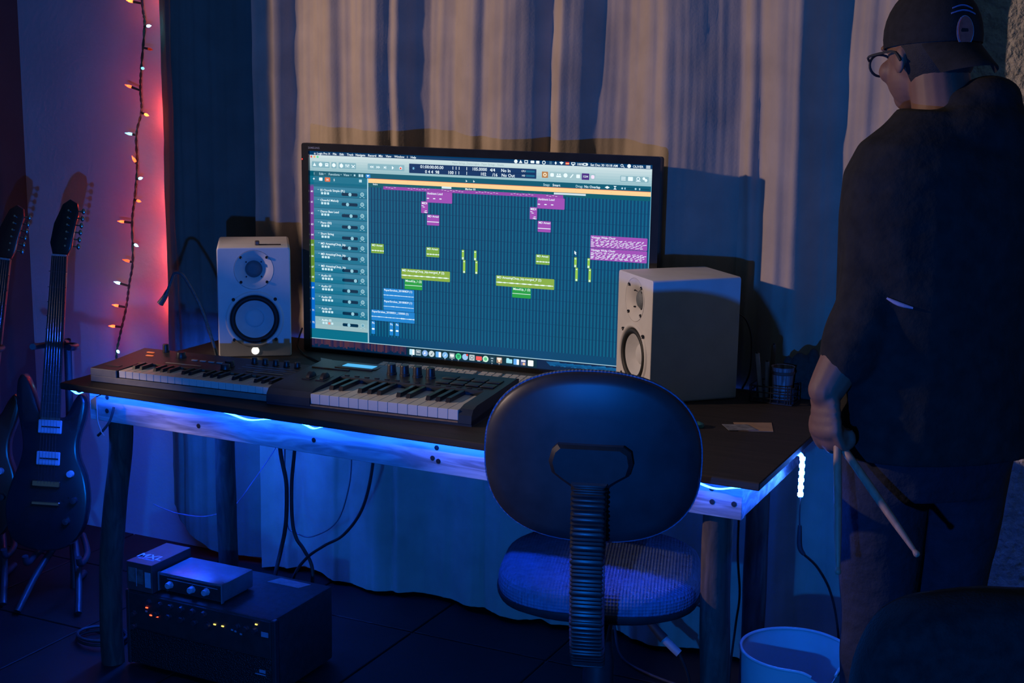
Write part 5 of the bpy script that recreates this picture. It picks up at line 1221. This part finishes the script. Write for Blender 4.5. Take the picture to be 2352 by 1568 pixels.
for j in range(9):
    t = j / 8; z = 0.045 - 0.125 * t; k = math.sqrt(max(0.0, 1 - ((z - 0.025) / 0.115) ** 2)) * (1 - .10 * t)
    rs.append([hp(0.0825 * k * math.cos(a), -0.010 + 0.104 * k * math.sin(a), z) for a in [PI + 0.12 + (PI - 0.24) * i / 20 for i in range(21)]] + [hp(0.070 * k * math.cos(a), -0.010 + 0.088 * k * math.sin(a), z) for a in [2 * PI - 0.12 - (PI - 0.24) * i / 20 for i in range(21)]])
rings(hb, rs); obj('hair', hb, mat('short_black_hair', (0.012, 0.011, 0.011), 0.8, noise=(120, .3), bump=('noise', 400, .5, .002)), ps, 60)
# cap worn backwards
CR = (0.084, 0.106, 0.104)
bm = BM(); rs = []
for j in range(0, 11):
    t = (PI * 0.5 + 0.16) * j / 10 + 0.0001
    rs.append([hp(CR[0] * math.sin(t) * math.cos(2 * PI * i / 36), -0.010 + CR[1] * math.sin(t) * math.sin(2 * PI * i / 36), 0.030 + CR[2] * math.cos(t)) for i in range(36)])
for j in range(10, -1, -1):
    t = (PI * 0.5 + 0.16) * j / 10 + 0.0001; k = 0.97
    rs.append([hp(CR[0] * k * math.sin(t) * math.cos(2 * PI * i / 36), -0.010 + CR[1] * k * math.sin(t) * math.sin(2 * PI * i / 36), 0.030 + CR[2] * k * math.cos(t)) for i in range(36)])
rings(bm, rs); cap_o = obj('cap', bm, M_capm, ps, 60)
bm = BM(); top_, bot_ = [], []
for i in range(17):
    a = -0.95 + 1.9 * i / 16; row = []
    for j in range(6):
        t = j / 5; x = (CR[0] * .96) * math.sin(a) * (1 - .10 * t); y = -0.010 - CR[1] * .93 * math.cos(a) - 0.068 * t * max(math.cos(a * .80), 0.0)
        z = 0.014 - 0.050 * t - 0.010 * (1 - math.cos(a)) * (1 + t)
        row.append((x, y, z))
    top_.append(row)
V1 = [[bm.verts.new(hp(x, y, z + .0015)) for x, y, z in r] for r in top_]; V2 = [[bm.verts.new(hp(x, y, z - .0015)) for x, y, z in r] for r in top_]
for i in range(16):
    for j in range(5):
        bm.faces.new((V1[i][j], V1[i][j + 1], V1[i + 1][j + 1], V1[i + 1][j])); bm.faces.new((V2[i][j], V2[i + 1][j], V2[i + 1][j + 1], V2[i][j + 1]))
    bm.faces.new((V1[i][5], V2[i][5], V2[i + 1][5], V1[i + 1][5])); bm.faces.new((V1[i][0], V1[i + 1][0], V2[i + 1][0], V2[i][0]))
for i in (0, 16):
    for j in range(5): bm.faces.new((V1[i][j], V1[i][j + 1], V2[i][j + 1], V2[i][j]) if i else (V1[i][j], V2[i][j], V2[i][j + 1], V1[i][j + 1]))
obj('brim', bm, M_capm, cap_o, 60)
lc = HM.inverted() @ Vector((0.006, -0.002, 1.583))
def cap_pt(a, b, k=1.012):
    """a = along the cap (towards the back), b = up, metres on the surface from the badge centre"""
    az = math.atan2((lc.y + 0.010) / CR[1], lc.x / CR[0]) + a / 0.095
    el = 0.10 + b / 0.10
    return hp(CR[0] * k * math.cos(el) * math.cos(az), -0.010 + CR[1] * k * math.cos(el) * math.sin(az), 0.030 + CR[2] * k * math.sin(el))
def badge(pts, m, name, k=1.012):
    bm = BM(); rings(bm, [[cap_pt(a, b, k - .008) for a, b in pts], [cap_pt(a, b, k) for a, b in pts]]); obj(name, bm, m, cap_o)
SG = 1.0
badge([(0.020 * math.cos(t) * SG, 0.028 * math.sin(t) - 0.010) for t in [2 * PI * i / 24 for i in range(24)]], mat('pale_badge_thread', (0.30, 0.24, 0.30), 0.8, noise=(90, .2)), 'badge_edge', 1.012)
badge([(0.017 * math.cos(t) * SG, 0.025 * math.sin(t) - 0.009) for t in [2 * PI * i / 24 for i in range(24)]], mat('dark_red_badge_thread', (0.50, 0.08, 0.06), 0.8, noise=(90, .2)), 'badge_center', 1.018)
for b0, wv in ((0.020, 0.030), (0.030, 0.026)):
    up = [(-wv + 2 * wv * i / 12, b0 + 0.006 * math.sin(PI * i / 12) + .0025) for i in range(13)]; dn_ = [(-wv + 2 * wv * i / 12, b0 + 0.006 * math.sin(PI * i / 12)) for i in range(12, -1, -1)]
    badge(up + dn_, mat('blue_badge_thread', (0.16, 0.20, 0.42), 0.8, noise=(90, .2)), 'badge_arc', 1.02)
# glasses
gl = BM()
for q in (-1, 1):
    tube(gl, [hp(q * 0.035 + 0.027 * math.cos(t), 0.112 - 0.006 * abs(math.cos(t)), -0.012 + 0.021 * math.sin(t)) for t in [2 * PI * i / 24 for i in range(25)]], 0.0026, 6, 0)
    tube(gl, [hp(q * 0.062, 0.108, -0.004), hp(q * 0.078, 0.085, 0.002), hp(q * 0.084, 0.03, 0.004), hp(q * 0.086, -0.010, 0.002), hp(q * 0.086, -0.03, -0.016)], 0.0024, 6, 4)
tube(gl, [hp(-0.010, 0.113, -0.006), hp(0, 0.115, -0.003), hp(0.010, 0.113, -0.006)], 0.0022, 6, 4)
obj('glasses', gl, M_blackp, ps, 50)
# prints on the shirt, laid on its surface
from mathutils.bvhtree import BVHTree
_bv = BVHTree.FromPolygons([v.co[:] for v in tee.vertices], [tuple(p.vertices) for p in tee.polygons])
def on_shirt(x, z):
    h = _bv.ray_cast(Vector((x, -0.6, z)), Vector((0, 1, 0)))
    return (h[0] + h[1] * 0.0025) if h[0] else Vector((x, -0.15, z))
def stripe(pts, w, m, name):
    bm = BM(); tube(bm, [on_shirt(x, z) for x, z in pts], lambda t: w * (0.35 + 0.65 * math.sin(PI * min(max(t, 0.06), 0.94))), 6, 3); obj(name, bm, m, so, 60)
M_pr = mat('violet_white_print', (0.30, 0.27, 0.40), 0.8, noise=(60, .2))
stripe([(-0.150, 1.113), (-0.130, 1.104), (-0.108, 1.098)], 0.0045, M_pr, 'pocket_tag')
for k in range(6):
    stripe([(0.098 + .006 * k, 1.338 - .011 * k), (0.112 + .006 * k, 1.332 - .012 * k), (0.122 + .004 * k, 1.318 - .011 * k)], 0.0035, M_pr, 'shoulder_print')

# ------------------------------------------------------------------ drumsticks in the hand
M_stick = mat('pale_hickory', (0.36, 0.22, 0.15), 0.55, wood=(6.0, (0.28, 0.16, 0.11), (10, 10, 1)))
PM = Matrix.Translation((-0.43, 2.77, 0)) @ Matrix.Rotation(TH, 4, 'Z')
def stick(label, a, b):
    a = PM @ Vector(a); b = PM @ Vector(b); d = (b - a).normalized(); L_ = (b - a).length
    t = thing('drumstick', label, 'drumstick', b, 0, 'pair of drumsticks')
    Mx = Matrix.Translation(a - b) @ Vector((0, 0, 1)).rotation_difference(d).to_matrix().to_4x4()
    bm = BM(); lathe(bm, [(0.0003, 0), (0.005, 0.001), (0.0075, 0.006), (0.0078, L_ * .55), (0.0070, L_ * .75), (0.0048, L_ - 0.022), (0.0040, L_ - 0.013)], 14, Mx, True); obj('shaft', bm, M_stick, t, 60)
    bm = BM(); lathe(bm, [(0.0040, L_ - 0.014), (0.0056, L_ - 0.009), (0.0062, L_ - 0.005), (0.0045, L_ - 0.001), (0.0004, L_)], 14, Mx, True); obj('tip', bm, M_stick, t, 60)
kk = kn + Vector(DN).normalized() * 0.018 + Vector(PN).normalized() * 0.020
stick('wooden drumstick hanging straight down from the hand', kk + Vector((-0.002, -0.002, 0.035)) + wax * -.008, (-0.247, -0.172, 0.615))
stick('wooden drumstick slanting out to the right from the hand', kk + Vector((-0.012, 0.018, 0.030)), (-0.138, -0.262, 0.676))
